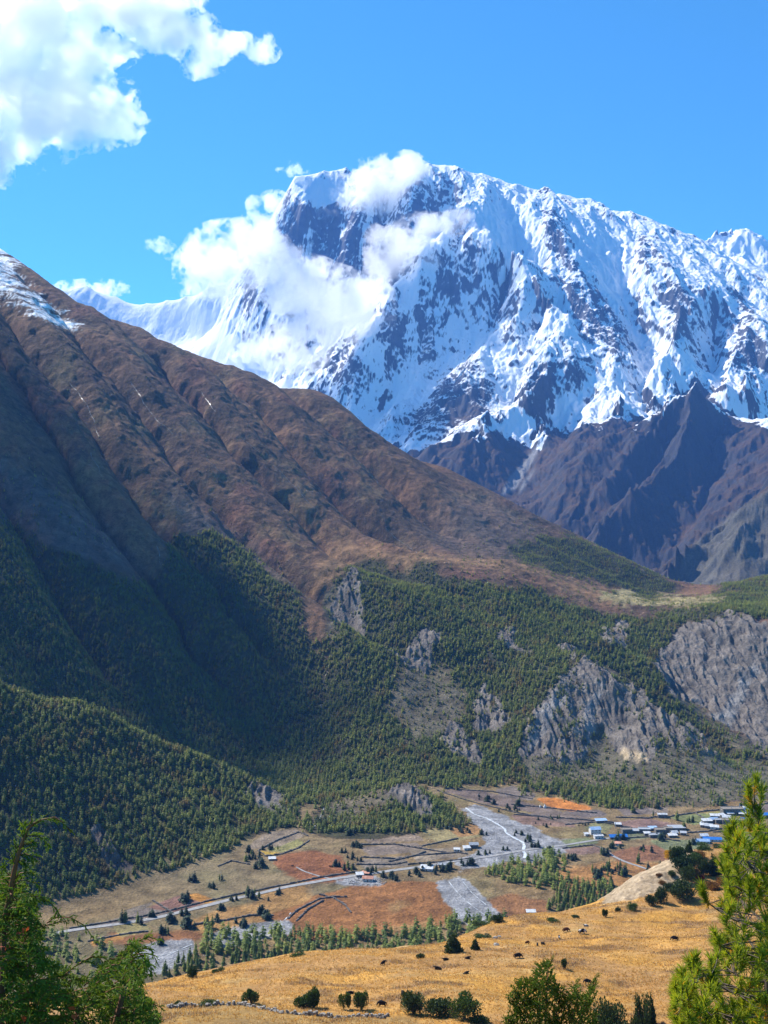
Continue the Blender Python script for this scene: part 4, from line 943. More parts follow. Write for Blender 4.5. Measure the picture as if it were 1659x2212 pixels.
# ------------------------------------------------------------------ road, river, walls and houses of the valley floor
def ribbon(name, pts_uv, width, mat, lift=0.35, bench=False, wob=0.0, kind='structure', seed=1):
    P3 = [Vector((on_bench if bench else on_floor)(u, v)) for u, v in pts_uv]
    Q = []
    for a, b in zip(P3[:-1], P3[1:]):
        n = max(1, int((b - a).length / 4.0)); Q += [a.lerp(b, i / n) for i in range(n)]
    Q.append(P3[-1])
    for _ in range(3): Q = [Q[0]] + [(Q[i - 1] + Q[i] * 2 + Q[i + 1]) / 4 for i in range(1, len(Q) - 1)] + [Q[-1]]
    V, Fa = [], []; r = random.Random(seed)
    for i, p in enumerate(Q):
        d = (Q[min(i + 1, len(Q) - 1)] - Q[max(i - 1, 0)]); s = Vector((-d.y, d.x, 0)).normalized()
        w = width / 2 * (1 + wob * r.uniform(-1, 1))
        for k in (-1, -.33, .33, 1):
            x, y = p.x + s.x * w * k, p.y + s.y * w * k
            V.append((x, y, float((ground0 if bench else ground1)(x, y)) + lift))
    for i in range(len(Q) - 1):
        for k in range(3): Fa.append((i * 4 + k, i * 4 + k + 1, i * 4 + k + 5, i * 4 + k + 4))
    o = mesh_np(name, V, Fa, mat); o['kind'] = kind; return o

def rough_wall(name, pts_uv, h, th, mat, label, bench=False, group=None, stones=False, seed=3, cat='wall'):
    r = random.Random(seed); P3 = [Vector((on_bench if bench else on_floor)(u, v)) for u, v in pts_uv]; b = MB()
    step = 1.0 if stones else 3.0
    for a, c in zip(P3[:-1], P3[1:]):
        n = max(1, int((c - a).length / step)); ang = math.atan2(c.y - a.y, c.x - a.x)
        for i in range(n):
            p = a.lerp(c, (i + .5) / n); L = (c - a).length / n
            if not stones:
                hh = h * r.uniform(0.65, 1.25); g = float(ground1(p.x, p.y))
                b.box(p.x + r.uniform(-.2, .2), p.y + r.uniform(-.2, .2), g - .5, L * 1.25, th * r.uniform(.8, 1.3), hh + .5, ang + r.uniform(-.12, .12), r.uniform(.55, .85))
            else:
                if gnoise(np.array([p.x / 7.0]), np.array([p.y / 7.0]), 5)[0] < -.28: continue
                lvl = 3 if r.random() < .55 else 2 if r.random() < .8 else 1
                for q in range(lvl):
                    for _ in range(3 - q):
                        s = r.uniform(.35, .75); x, y = p.x + r.uniform(-.5, .5), p.y + r.uniform(-.4, .4) * (1 - q * .25); g = float(ground0(x, y))
                        b.box(x, y, g - .15 + q * .36, s * r.uniform(.9, 1.5), s, s * r.uniform(.6, .9), r.uniform(0, 3), r.uniform(.6, .9))
    o = b.build(name, mat); tag(o, label, cat, group); return o

M_ROAD = simple_mat('gravel_road', (0.20, 0.195, 0.19), (0.31, 0.305, 0.30), 0.15)
n_ = N('river_water'); n_.bsdf(n_.ramp(n_.noise(0.35, 4, vec=n_.pos()).outputs['Fac'], [(0.35, (0.34, 0.38, 0.41)), (0.65, (0.72, 0.74, 0.76))]).outputs[0], 0.25, spec=0.5); M_WATER = n_.m
M_STREAM = simple_mat('shallow_water', (0.20, 0.21, 0.22), (0.52, 0.54, 0.55), 0.12, 0.4)
M_RILL = simple_mat('gully_water', (0.08, 0.075, 0.07), (0.22, 0.225, 0.23), 0.05, 0.4)
M_DRY = simple_mat('dry_stone', (0.085, 0.075, 0.065), (0.17, 0.155, 0.14), 0.8)
M_STONE = simple_mat('pale_stone', (0.26, 0.235, 0.20), (0.42, 0.39, 0.35), 1.3)

ribbon('road', [(108, 2018), (180, 2006), (260, 1996), (330, 1985), (420, 1963), (500, 1943), (570, 1928), (620, 1916), (700, 1902), (760, 1893), (810, 1886), (900, 1874), (945, 1867)], 6.6, M_ROAD, 0.4)
ribbon('road', [(945, 1866), (1000, 1858), (1060, 1850), (1140, 1836), (1220, 1826), (1275, 1817), (1320, 1810)], 5.0, M_ROAD, 0.4, seed=2)
ribbon('footpath', [(640, 1873), (655, 1882), (690, 1893), (730, 1902)], 2.2, M_ROAD, 0.25, seed=4)
ribbon('footpath', [(1300, 1832), (1325, 1850), (1350, 1862), (1400, 1878), (1425, 1890)], 4.0, M_ROAD, 0.3, seed=5)
ribbon('river', [(1006, 1745), (1025, 1760), (1047, 1766), (1070, 1778), (1090, 1790), (1093, 1800), (1110, 1810), (1131, 1820), (1133, 1832), (1127, 1838), (1137, 1845), (1132, 1854)], 3.2, M_WATER, 0.3, wob=.35)
for k, pts in enumerate(([(970, 1905), (985, 1925), (1005, 1945), (1030, 1965), (1060, 1985)], [(605, 1988), (612, 2000), (600, 2012), (560, 2022), (500, 2036)], [(628, 1972), (618, 1985), (606, 1996)], [(415, 2040), (380, 2055), (350, 2072), (320, 2090)], [(405, 2050), (360, 2060), (310, 2080)], [(1000, 1905), (1020, 1930), (1050, 1955)], [(590, 1996), (540, 2010), (480, 2022)], [(700, 1745), (690, 1770), (676, 1790)])):
    ribbon('stream', pts, 0.8, M_STREAM, 0.25, wob=.95, seed=20 + k)

def on_slope(u, v, d0=950.0, d1=4300.0):
    d = np.linspace(d0, d1, 3000); t = -(v - V0) / F
    k = np.nonzero(t * d <= ground1((u - U0) / F * d, d))[0]; dd = float(d[k[0]]) if len(k) else d1
    x = (u - U0) / F * dd; return x, dd, float(ground1(x, dd))
_keep = on_floor
r_ = random.Random(31)
for k, pts in enumerate(([(150, 828), (170, 850), (190, 878), (205, 913), (214, 945)], [(196, 978), (206, 1000), (216, 1020)], [(282, 826), (300, 852), (318, 880), (345, 915), (375, 942)], [(435, 846), (450, 868), (466, 890)], [(520, 945), (548, 968), (570, 985)], [(590, 1006), (630, 1046), (665, 1085), (690, 1110)], [(640, 1046), (672, 1080)], [(338, 1180), (345, 1203), (348, 1225)], [(445, 993), (480, 1030)], [(652, 1330), (648, 1350)], [(702, 1420), (712, 1442), (700, 1470), (694, 1500)], [(690, 1520), (692, 1536)], [(830, 1140), (850, 1160), (880, 1180), (900, 1195)])):
    on_floor = on_slope
    q = [p for a, b in zip(pts[:-1], pts[1:]) for p in (a, (a[0] * .5 + b[0] * .5 + r_.uniform(-4, 4), a[1] * .5 + b[1] * .5 + r_.uniform(-3, 3)))] + [pts[-1]]
    ribbon('mountain_stream', q, 0.8, M_RILL, 0.8, wob=.95, seed=60 + k)
on_floor = _keep

W_ = [([(150, 2006), (330, 1976), (420, 1954), (500, 1935), (570, 1921), (690, 1896), (770, 1884)], 'long dark stone wall along the upper side of the pale road'),
      ([(190, 2034), (270, 2018), (320, 2012)], 'low dark wall at the lower side of the road near its left end'), ([(330, 1946), (375, 1974)], 'short wall between the mauve plot and the brown plot above the road'),
      ([(557, 1838), (600, 1815), (645, 1798), (665, 1806)], 'curved wall round the upper side of the small yellow green field'), ([(557, 1838), (575, 1850), (610, 1845), (645, 1832), (668, 1816)], 'curved wall round the lower side of the small yellow green field'),
      ([(470, 1872), (500, 1860), (540, 1868)], 'broken low wall below the wooded slope, left of the juniper clump'), ([(420, 1998), (490, 1988), (540, 1978), (590, 1978)], 'thin dark bank across the ochre flat under the road'),
      ([(622, 1985), (640, 1968), (690, 1942), (720, 1938), (750, 1938)], 'dark curving stone bank at the upper left of the big red meadow'), ([(690, 1933), (720, 1940), (745, 1955), (758, 1972)], 'dark straight stone bank inside the big red meadow'), ([(640, 1990), (665, 1965), (700, 1945)], 'faint dark bank along the left edge of the big red meadow'),
      ([(765, 1825), (850, 1824), (900, 1832), (965, 1842)], 'wall under the tan field, first below the wooded knoll'), ([(780, 1852), (860, 1856), (900, 1848), (990, 1842), (1010, 1846)], 'wall across the middle of the ploughed plots left of the gravel'), ([(770, 1868), (850, 1868), (880, 1862)], 'wall at the lower left of the ploughed plots'), ([(880, 1868), (950, 1862), (1020, 1855)], 'wall along the road side of the ploughed plots'), ([(840, 1862), (900, 1848), (920, 1840)], 'slanting wall between two ploughed plots'),
      ([(910, 1828), (960, 1818), (990, 1812)], 'dark bank across the olive field beside the grey gravel'), ([(945, 1708), (1040, 1738), (1110, 1755), (1190, 1768)], 'dark bank above the gravel, lowest of the terrace edges'), ([(960, 1703), (1060, 1710), (1150, 1726)], 'dark terrace edge under the wood, left of the orange field'), ([(1105, 1738), (1180, 1745), (1290, 1757)], 'dark terrace edge below the orange field'), ([(1110, 1760), (1220, 1768), (1330, 1778)], 'terrace wall under the mauve fields, left of the village'),
      ([(1220, 1782), (1290, 1776), (1330, 1782), (1400, 1796)], 'wall beside the lane at the left end of the village'), ([(1330, 1766), (1400, 1768), (1440, 1760)], 'wall along the top of the wide brown field'), ([(1435, 1766), (1520, 1753), (1600, 1746), (1660, 1735)], 'long wall along the foot of the wooded slope behind the village'), ([(1330, 1812), (1400, 1808), (1470, 1818)], 'wall below the roofs in the middle of the village'), ([(1215, 1833), (1280, 1826), (1320, 1840)], 'wall below the white two storey house'), ([(1540, 1798), (1590, 1796), (1640, 1806)], 'wall along the top of the green field at the right of the village'), ([(1480, 1800), (1530, 1796), (1560, 1790)], 'wall among the small plots at the right of the village'), ([(1500, 1755), (1520, 1768)], 'short wall dividing the two pale green fields')]
for k, (pts, lab) in enumerate(W_): rough_wall('field_wall', pts, 1.5, 1.6, M_DRY, lab, group='field walls of the valley', seed=40 + k)

M_WALLS = {'stone': simple_mat('grey_stone_wall', (0.10, 0.095, 0.09), (0.21, 0.195, 0.18), 1.2), 'white': simple_mat('whitewashed_wall', (0.50, 0.49, 0.47), (0.66, 0.65, 0.63), 0.9)}
M_ROOF = {'white': simple_mat('white_metal_roof', (0.34, 0.35, 0.36), (0.66, 0.67, 0.68), 0.35, 0.5), 'blue': simple_mat('blue_metal_roof', (0.02, 0.13, 0.42), (0.04, 0.21, 0.60), 0.6, 0.5), 'pale_blue': simple_mat('pale_blue_roof', (0.20, 0.33, 0.52), (0.38, 0.50, 0.66), 0.6, 0.5),
          'grey': simple_mat('grey_metal_roof', (0.27, 0.29, 0.31), (0.40, 0.42, 0.44), 0.6, 0.5), 'earth': simple_mat('earth_roof', (0.17, 0.145, 0.12), (0.26, 0.23, 0.19), 0.9), 'orange': simple_mat('orange_tarpaulin', (0.42, 0.17, 0.10), (0.58, 0.33, 0.24), 0.6)}
M_GLASS = simple_mat('dark_window', (0.02, 0.025, 0.03), rough=0.3, spec=0.5); M_WOOD = simple_mat('door_wood', (0.14, 0.07, 0.035), (0.2, 0.11, 0.06), 3.0)

def house(u, v, w, d, h, rz, wall, roof, label, style='shed', storeys=1):
    w, d, h = w * .86, d * .9, h * .92
    x, y, z = on_floor(u, v)
    root = empty('house', (x, y, z), math.radians(rz)); tag(root, label, 'house', 'houses on the valley floor')
    b = MB(); b.box(0, 0, -.6, w, d, h + .6)
    if style == 'gable':
        i = len(b.v); b.v += [(-w / 2 + .002, -d / 2, h), (-w / 2 + .002, d / 2, h), (-w / 2 + .002, 0, h + d * .26), (w / 2 - .002, -d / 2, h), (w / 2 - .002, d / 2, h), (w / 2 - .002, 0, h + d * .26)]
        b.f += [(i + 1, i, i + 2), (i + 3, i + 4, i + 5)]
    wl_ = b.build('wall', M_WALLS[wall], root)
    r = MB()
    if style == 'flat':
        r.box(0, 0, h + .003, w + .7, d + .7, .35)
        for sx, sy, ww, dd in ((0, 1, w + .7, .5), (0, -1, w + .7, .5), (1, 0, .5, d - .3), (-1, 0, .5, d - .3)): r.box(sx * (w / 2 + .1), sy * (d / 2 + .1), h + .356, ww, dd, .55)
    elif style == 'gable':
        e = .6; zr = h + d * .26 + .12; zl = h - e * .52 + .12
        for s in (-1, 1):
            q = [(-w / 2 - e, s * (d / 2 + e), zl), (w / 2 + e, s * (d / 2 + e), zl), (w / 2 + e, 0, zr), (-w / 2 - e, 0, zr)]
            r.add([*q, *[(a, c, zz + .16) for a, c, zz in q]], [(0, 1, 2, 3), (7, 6, 5, 4), (0, 4, 5, 1), (1, 5, 6, 2), (3, 7, 4, 0)])
    else:
        e = .6; q = [(-w / 2 - e, -d / 2 - e, h + .1), (w / 2 + e, -d / 2 - e, h + .1), (w / 2 + e, d / 2 + e, h + d * .16 + .1), (-w / 2 - e, d / 2 + e, h + d * .16 + .1)]
        r.add([*q, *[(a, c, zz + .18) for a, c, zz in q]], [(3, 2, 1, 0), (4, 5, 6, 7), (0, 1, 5, 4), (1, 2, 6, 5), (2, 3, 7, 6), (3, 0, 4, 7)])
    r.build('roof', M_ROOF[roof], root)
    nw = max(2, int(w / 3.6)); hs = h / storeys
    for s in range(storeys):
        for i in range(nw):
            xx = (i + .5) / nw * w - w / 2
            if s == 0 and i == nw // 2:
                m = MB(); m.box(xx, -d / 2 - .04, 0.0, 1.1, .12, 1.95); m.build('door', M_WOOD, root); continue
            m = MB(); m.box(xx, -d / 2 - .03, s * hs + hs * .36, 1.15, .1, hs * .4); m.build('window', M_GLASS, root)
    return root
HOUSES = [(1285, 1801, 15, 10, 7.0, 8, 'white', 'pale_blue', 'tall white two storey house with pale blue roof left of the village', 'gable', 2), (1293, 1811, 13, 7, 3.6, 8, 'white', 'white', 'low white annexe just below the tall white two storey house', 'flat', 1), (1267, 1805, 6, 5, 2.6, 15, 'white', 'white', 'tiny white roofed shed left of the tall white house', 'shed', 1),
          (1335, 1811, 25, 9, 3.2, 4, 'stone', 'blue', 'long low house under a vivid blue metal roof', 'gable', 1), (1335, 1826, 8, 6, 3, -12, 'white', 'orange', 'small house with orange roof below the long blue roof', 'shed', 1), (1298, 1776, 17, 7, 3, 10, 'stone', 'pale_blue', 'low stone house with pale blue sheets above the tall white house', 'shed', 1), (1335, 1784, 9, 6, 2.8, -8, 'stone', 'white', 'lone white roofed hut on the brown field', 'shed', 1),
          (1353, 1798, 14, 9, 4.5, 6, 'stone', 'earth', 'stone house with earth roof, first at the left of the village row', 'flat', 1), (1372, 1798, 10, 7, 3, 0, 'stone', 'grey', 'low grey roofed hut second from the left of the village row', 'shed', 1), (1392, 1798, 16, 9, 5, -4, 'stone', 'grey', 'broad stone house with grey roof above the dark tree group', 'flat', 1), (1410, 1793, 12, 7, 3.2, 4, 'stone', 'pale_blue', 'stone house with pale blue sheeting in mid row', 'shed', 1), (1426, 1799, 15, 10, 5, 3, 'stone', 'earth', 'square stone house with earth roof in mid village', 'flat', 1), (1443, 1795, 12, 8, 4.4, -3, 'stone', 'earth', 'stone house with flat earth roof beside the big shed', 'flat', 1), (1461, 1793, 24, 9, 4, 2, 'stone', 'grey', 'long grey metal shed at the right end of the village row', 'shed', 1),
          (1415, 1808, 17, 8, 3.4, 5, 'stone', 'grey', 'grey roofed stone house in the lower row of the village', 'flat', 1), (1398, 1804, 9, 6, 3, 0, 'stone', 'white', 'small white roofed hut in the lower row of the village', 'shed', 1), (1456, 1802, 9, 7, 3.2, 14, 'white', 'white', 'bright white roofed hut below the long grey shed', 'gable', 1), (1453, 1808, 12, 6, 2.8, 4, 'stone', 'white', 'low white roofed house lowest below the long grey shed', 'shed', 1), (1476, 1803, 8, 6, 3, -10, 'stone', 'grey', 'grey hut beside the dark rounded tree', 'shed', 1),
          (1431, 1765, 14, 8, 4, -4, 'stone', 'white', 'lone pale roofed barn at the corner of the pale green field', 'flat', 1), (1521, 1786, 11, 7, 3, -12, 'stone', 'white', 'white roofed hut by the lane, left one of three', 'shed', 1), (1531, 1788, 11, 8, 3.2, -15, 'stone', 'grey', 'grey roofed hut by the lane, middle one of three', 'shed', 1), (1543, 1790, 12, 7, 3, -15, 'white', 'white', 'white house by the lane, right one of three', 'shed', 1),
          (1527, 1777, 14, 8, 3.4, 6, 'stone', 'white', 'house under patched white and blue sheets at the field corner', 'shed', 1), (1541, 1774, 12, 8, 3.6, 10, 'stone', 'pale_blue', 'pale blue roofed house right of the patched white roof', 'gable', 1), (1555, 1777, 14, 8, 4.5, 0, 'stone', 'grey', 'grey stone house in the middle of the upper village', 'flat', 1), (1544, 1766, 13, 7, 3.2, -8, 'stone', 'white', 'cream roofed house beside the pale green field', 'shed', 1), (1560, 1764, 8, 6, 3, 20, 'stone', 'white', 'white roofed hut left of the big dark stone house', 'shed', 1), (1569, 1770, 12, 9, 4, -14, 'white', 'white', 'bright white gabled house below the big dark stone house', 'gable', 1), (1577, 1761, 10, 6, 3, 12, 'stone', 'white', 'small white roofed house right beside the big dark stone house', 'shed', 1),
          (1581, 1757, 32, 14, 7.5, 2, 'stone', 'earth', 'big dark stone house with flat earth roof at the top of the village', 'flat', 2), (1583, 1779, 32, 11, 5.5, -3, 'stone', 'earth', 'long low stone house with flat earth roof at the lower right of the village', 'flat', 1), (1606, 1762, 13, 7, 3.2, -18, 'stone', 'white', 'slanting white roofed house right of the walled yard', 'shed', 1), (1605, 1753, 12, 7, 3.4, 8, 'stone', 'blue', 'house with blue and white roof behind the top of the village', 'gable', 1), (1614, 1750, 12, 7, 3.4, -8, 'stone', 'white', 'white roofed house beyond the blue and white one', 'shed', 1), (1622, 1751, 12, 7, 3.2, -14, 'white', 'white', 'last white house at the upper right of the village', 'gable', 1), (1610, 1759, 9, 6, 3, 5, 'stone', 'grey', 'small grey hut squeezed between white roofs', 'shed', 1), (1608, 1775, 12, 8, 3.8, 0, 'stone', 'blue', 'deep blue roofed house at the right end of the long stone house', 'gable', 1), (1648, 1765, 15, 9, 4, 6, 'stone', 'blue', 'turquoise blue roofed house behind the pine tip', 'gable', 1),
          (1517, 1820, 19, 8, 2.8, -4, 'white', 'pale_blue', 'lower of the two long sheds with striped blue roofs', 'gable', 1), (1538, 1816, 25, 8, 2.8, -6, 'white', 'blue', 'upper of the two long sheds with striped blue roofs', 'gable', 1), (1520, 1812, 11, 8, 5, 4, 'stone', 'white', 'grey house with white roof above the two blue sheds', 'gable', 1),
          (922, 1879, 16, 10, 2.8, -10, 'white', 'white', 'wide white roofed house above the red meadow, alone among trees', 'shed', 1), (957, 1873, 11, 8, 3.2, -6, 'stone', 'grey', 'grey roofed hut right of the wide white roof', 'flat', 1), (1023, 1830, 12, 8, 4.2, 5, 'stone', 'grey', 'grey stone house at the edge of the gravel', 'gable', 1), (1008, 1835, 9, 7, 2.8, 12, 'white', 'white', 'white roofed hut left of the stone house by the gravel', 'shed', 1), (987, 1838, 8, 5, 2.4, -6, 'white', 'white', 'small white shed leftmost of the farm by the gravel', 'shed', 1),
          (777, 1893, 9, 7, 2.8, 8, 'stone', 'white', 'white roofed roadside hut, left one', 'shed', 1), (790, 1890, 9, 6, 2.8, -6, 'stone', 'orange', 'orange roofed roadside hut, middle one', 'shed', 1), (795, 1902, 13, 8, 3.4, -6, 'white', 'orange', 'pink and white roofed house on a stone base by the road', 'gable', 1), (1147, 1974, 10, 6, 2.6, 0, 'stone', 'white', 'lone white shed at the lower edge of the right red meadow', 'shed', 1), (588, 1857, 9, 6, 1.8, 6, 'stone', 'white', 'low white plastic covered shelter above the juniper clump', 'shed', 1)]
for hse in HOUSES: house(*hse)

def chorten(u, v, h, label, floor=True):
    x, y, z = on_floor(u, v); b = MB()
    b.box(0, 0, -.4, h * .55, h * .55, h * .22 + .4); b.box(0, 0, h * .22, h * .42, h * .42, h * .12)
    b.tube([(0, 0, h * .34), (0, 0, h * .46), (0, 0, h * .58)], [h * .17, h * .2, h * .07], 10); b.tube([(0, 0, h * .56), (0, 0, h)], [h * .06, h * .012], 8)
    o = b.build('stupa', M_WALLS['white']); o.location = (x, y, z); tag(o, label, 'stupa', 'white stupas')
for u, v, h, lab in ((1177, 1745, 7, 'taller white stupa left below the orange field'), (1167, 1744, 5, 'shorter white stupa left of the taller one below the orange field'), (1515, 1780, 6, 'white stupa beside the lane between the two parts of the village')): chorten(u, v, h, lab)
def pole(u, v, h, label):
    x, y, z = on_floor(u, v); root = empty('flag_pole', (x, y, z)); tag(root, label, 'flag pole', 'prayer flag poles')
    b = MB(); b.tube([(0, 0, -.4), (0, 0, h)], [.09, .05], 6); b.build('pole', M_WOOD, root)
    b = MB(); b.box(.42, 0, h * .22, .75, .05, h * .76); b.build('flag', M_ROOF['white'], root)
pole(1597, 1756, 13, 'tall white prayer flag on a pole beside the big dark stone house'); pole(1580, 1758, 9, 'short white prayer flag on a pole at the big dark stone house'); pole(1329, 1790, 8, 'white prayer flag on a pole left of the village row')

# pale lumps: the rubble island with a stone platform beside the road
b = MB(); r_ = random.Random(8); cx, cy, cz = on_floor(795, 1905)
for i in range(90):
    a, q = r_.uniform(0, 6.28), r_.uniform(9, 17); s = r_.uniform(.5, 1.6); b.box(cx + math.cos(a) * q * 1.3, cy + math.sin(a) * q * .8, cz - .3, s, s * .8, s * .7 + .3, r_.uniform(0, 3), .7)
tag(b.build('rubble', M_STONE), 'ring of pale rubble round the house with the pink roof by the road', 'rubble')
# ------------------------------------------------------------------ shrubs, animals, stones and grass of the bench
def leaf_cloud(seed, blobs, n, leaf, up=0.6, flat=0.55):
    """n small kite leaves spread through lumpy ellipsoids (cx, cy, cz, rx, rz), denser towards the rim"""
    r = random.Random(seed); V, Fa = [], []; vol = [b[3] * b[3] * b[4] for b in blobs]; tot = sum(vol)
    for bl, vv in zip(blobs, vol):
        cx, cy, cz, rx, rz = bl
        lump = [(r.gauss(0, 1), r.gauss(0, 1), r.gauss(0, 1)) for _ in range(9)]
        lump = [Vector(q).normalized() for q in lump]
        for _ in range(int(n * vv / tot)):
            d = Vector((r.gauss(0, 1), r.gauss(0, 1), r.gauss(0, 1) + .25)).normalized()
            k = max(d.dot(q) for q in lump); rad = (r.random() ** 0.33) * (0.72 + 0.34 * k * k)
            p = Vector((cx + d.x * rx * rad, cy + d.y * rx * rad, cz + d.z * rz * rad))
            if p.z < 0.0: continue
            ax = (d * (1 - up) + Vector((r.gauss(0, .35), r.gauss(0, .35), up + r.gauss(0, .3)))).normalized()
            s = ax.cross(Vector((r.gauss(0, 1), r.gauss(0, 1), r.gauss(0, 1)))).normalized(); L = leaf * r.uniform(.6, 1.4); w = L * flat * .5
            i = len(V); V += [tuple(p - ax * L * .5), tuple(p + s * w), tuple(p + ax * L * .5), tuple(p - s * w)]; Fa.append((i, i + 1, i + 2, i + 3))
    return V, Fa
M_RED = foliage_mat('red_leaves', (0.30, 0.035, 0.015), (0.45, 0.10, 0.03), 1.0, 0.3); M_YEL = foliage_mat('yellow_leaves', (0.36, 0.20, 0.02), (0.55, 0.33, 0.04), 1.0, 0.35)
M_RUST = foliage_mat('rust_leaves', (0.13, 0.065, 0.025), (0.25, 0.125, 0.035), 1.0, 0.3); M_JUN = foliage_mat('dark_juniper_leaves', (0.018, 0.042, 0.012), (0.055, 0.085, 0.022), 0.9, 0.15); M_TWIG = simple_mat('grey_twigs', (0.10, 0.085, 0.07), (0.17, 0.14, 0.12), 3.0)
def crown_of(seed, shape, n=900, leaf=.09):
    r = random.Random(seed)
    if shape == 'round': bl = [(r.uniform(-.28, .28), r.uniform(-.28, .28), r.uniform(.3, .62), r.uniform(.26, .42), r.uniform(.25, .38)) for _ in range(7)] + [(0, 0, .3, .5, .3)]
    elif shape == 'cone': bl = [(r.uniform(-.06, .06), r.uniform(-.06, .06), .12 + .15 * k, .44 * (1 - k / 6.4), .15) for k in range(6)]
    elif shape == 'spires': bl = [(r.uniform(-.35, .35), r.uniform(-.3, .3), .4, r.uniform(.1, .16), r.uniform(.38, .58)) for _ in range(6)] + [(0, 0, .25, .48, .26)]
    elif shape == 'fan': bl = [(r.uniform(-.3, .3), r.uniform(-.3, .3), .55, .22, .42) for _ in range(6)]
    else: bl = [(r.uniform(-.4, .4), r.uniform(-.4, .4), r.uniform(.12, .3), .35, .3) for _ in range(6)]
    return leaf_cloud(seed, bl, n, leaf, 0.75 if shape in ('fan', 'spires') else 0.5)
_cr = {}
def shrub(u, v, w, h, shape, mat, label, cat='shrub', group='shrubs of the pasture', pos=None, var=0, n=2300, name='shrub', leaf=.09):
    """w, h in picture units at the shrub's own distance"""
    x, y, z = pos or on_bench(u, v); k = y / F
    root = empty(name, (x, y, z - .1), rnd.uniform(0, 6.28)); root.scale = (w * k, w * k, h * k); tag(root, label, cat, group)
    key = (shape, mat.name, var, n)
    if key not in _cr:
        V, Fa = crown_of(hash(shape) % 1000 + var * 17 if False else sum(map(ord, shape)) + var * 17, shape, n, leaf); me = bpy.data.meshes.new('foliage'); me.from_pydata(V, [], Fa); me.materials.append(mat); me.update()
        b = MB(); r = random.Random(var)
        for i in range(5):
            a = r.uniform(0, 6.28); b.tube([(0, 0, -.1), (math.cos(a) * .1, math.sin(a) * .1, .3), (math.cos(a) * .25, math.sin(a) * .25, .6)], [.03, .022, .008], 5)
        m2 = bpy.data.meshes.new('stems'); m2.from_pydata(b.v, [], b.f); m2.materials.append(M_BARK); m2.update(); _cr[key] = (me, m2)
    me, m2 = _cr[key]
    link(bpy.data.objects.new('stems', m2), root); link(bpy.data.objects.new('foliage', me), root); return root
G1 = 'bushes along the dry stone wall'
for u, v, w, h, sh, m, lab, var in ((385, 2172, 20, 18, 'mound', M_BUSH, 'small low green bush at the left end of the tumbled stone wall', 0), (450, 2169, 36, 16, 'mound', M_BUSH, 'low spreading green bush second along the tumbled stone wall', 1), (543, 2168, 38, 30, 'fan', M_BUSH, 'fan shaped green bush behind a gap in the tumbled stone wall', 0), (655, 2176, 44, 32, 'round', M_BUSH, 'broad green bush beside the tumbled wall, left half of a pair', 1), (676, 2178, 40, 46, 'fan', M_BUSH, 'taller green bush beside the tumbled wall, right half of a pair', 2),
                             (743, 2180, 28, 38, 'fan', M_BUSH, 'upright green bush, left of two standing side by side at the wall', 3), (780, 2181, 36, 44, 'fan', M_BUSH, 'upright green bush, right of two standing side by side at the wall', 4), (893, 2190, 56, 56, 'round', M_JUN, 'dark dense bush at the left of the row of three by the wall', 2), (948, 2196, 62, 48, 'round', M_JUN, 'dark wide bush in the middle of the row of three by the wall', 3), (1003, 2202, 56, 60, 'round', M_BUSH, 'dense green rounded bush at the right of the row of three by the wall', 0), (1030, 2208, 40, 24, 'mound', M_BUSH, 'low green mound creeping right from the row of three bushes', 2)):
    shrub(u, v, w, h, sh, m, lab, group=G1, var=var)
G2 = 'shrubs scattered over the golden pasture'
for u, v, w, h, sh, m, lab, var in ((980, 2058, 52, 46, 'cone', M_JUN, 'big dark juniper at the lower edge of the golden pasture', 0), (1026, 2052, 27, 26, 'cone', M_JUN, 'smaller dark juniper right of the big one at the pasture edge', 1), (1048, 2026, 34, 14, 'mound', M_BUSH, 'flat green bush beside the pale boulders', 3), (907, 2070, 16, 14, 'round', M_JUN, 'small dark bush left of the big juniper at the pasture edge', 4), (1194, 1990, 20, 12, 'mound', M_BUSH, 'green cushion bush on the skyline of the golden pasture', 4), (1245, 1983, 16, 11, 'mound', M_BUSH, 'green cushion bush just right of the skyline one', 0), (1218, 2093, 17, 24, 'fan', M_BUSH, 'small lone upright bush in the middle of the golden pasture', 1), (1307, 1981, 15, 18, 'fan', M_JUN, 'small dark bush at the foot of the sandy bluff', 2), (1335, 1969, 12, 11, 'round', M_JUN, 'little bush right at the bluff foot, on the pale soil', 3),
                             (1040, 1998, 34, 16, 'mound', M_BUSH, 'low green thicket over the pasture edge, beside the grey gravel', 5), (1075, 1992, 26, 22, 'round', M_JUN, 'dark thicket over the pasture edge near the pine belt', 5), (640, 2066, 34, 16, 'mound', M_BUSH, 'low bush peeping over the middle of the pasture edge', 6), (470, 2100, 22, 13, 'mound', M_BUSH, 'low yellow green bush at the left of the pasture edge', 7), (415, 2112, 26, 26, 'round', M_JUN, 'dark bush at the far left of the pasture edge', 6)):
    shrub(u, v, w, h, sh, m, lab, group=G2, var=var)
G3 = 'thicket on the sandy bluff'
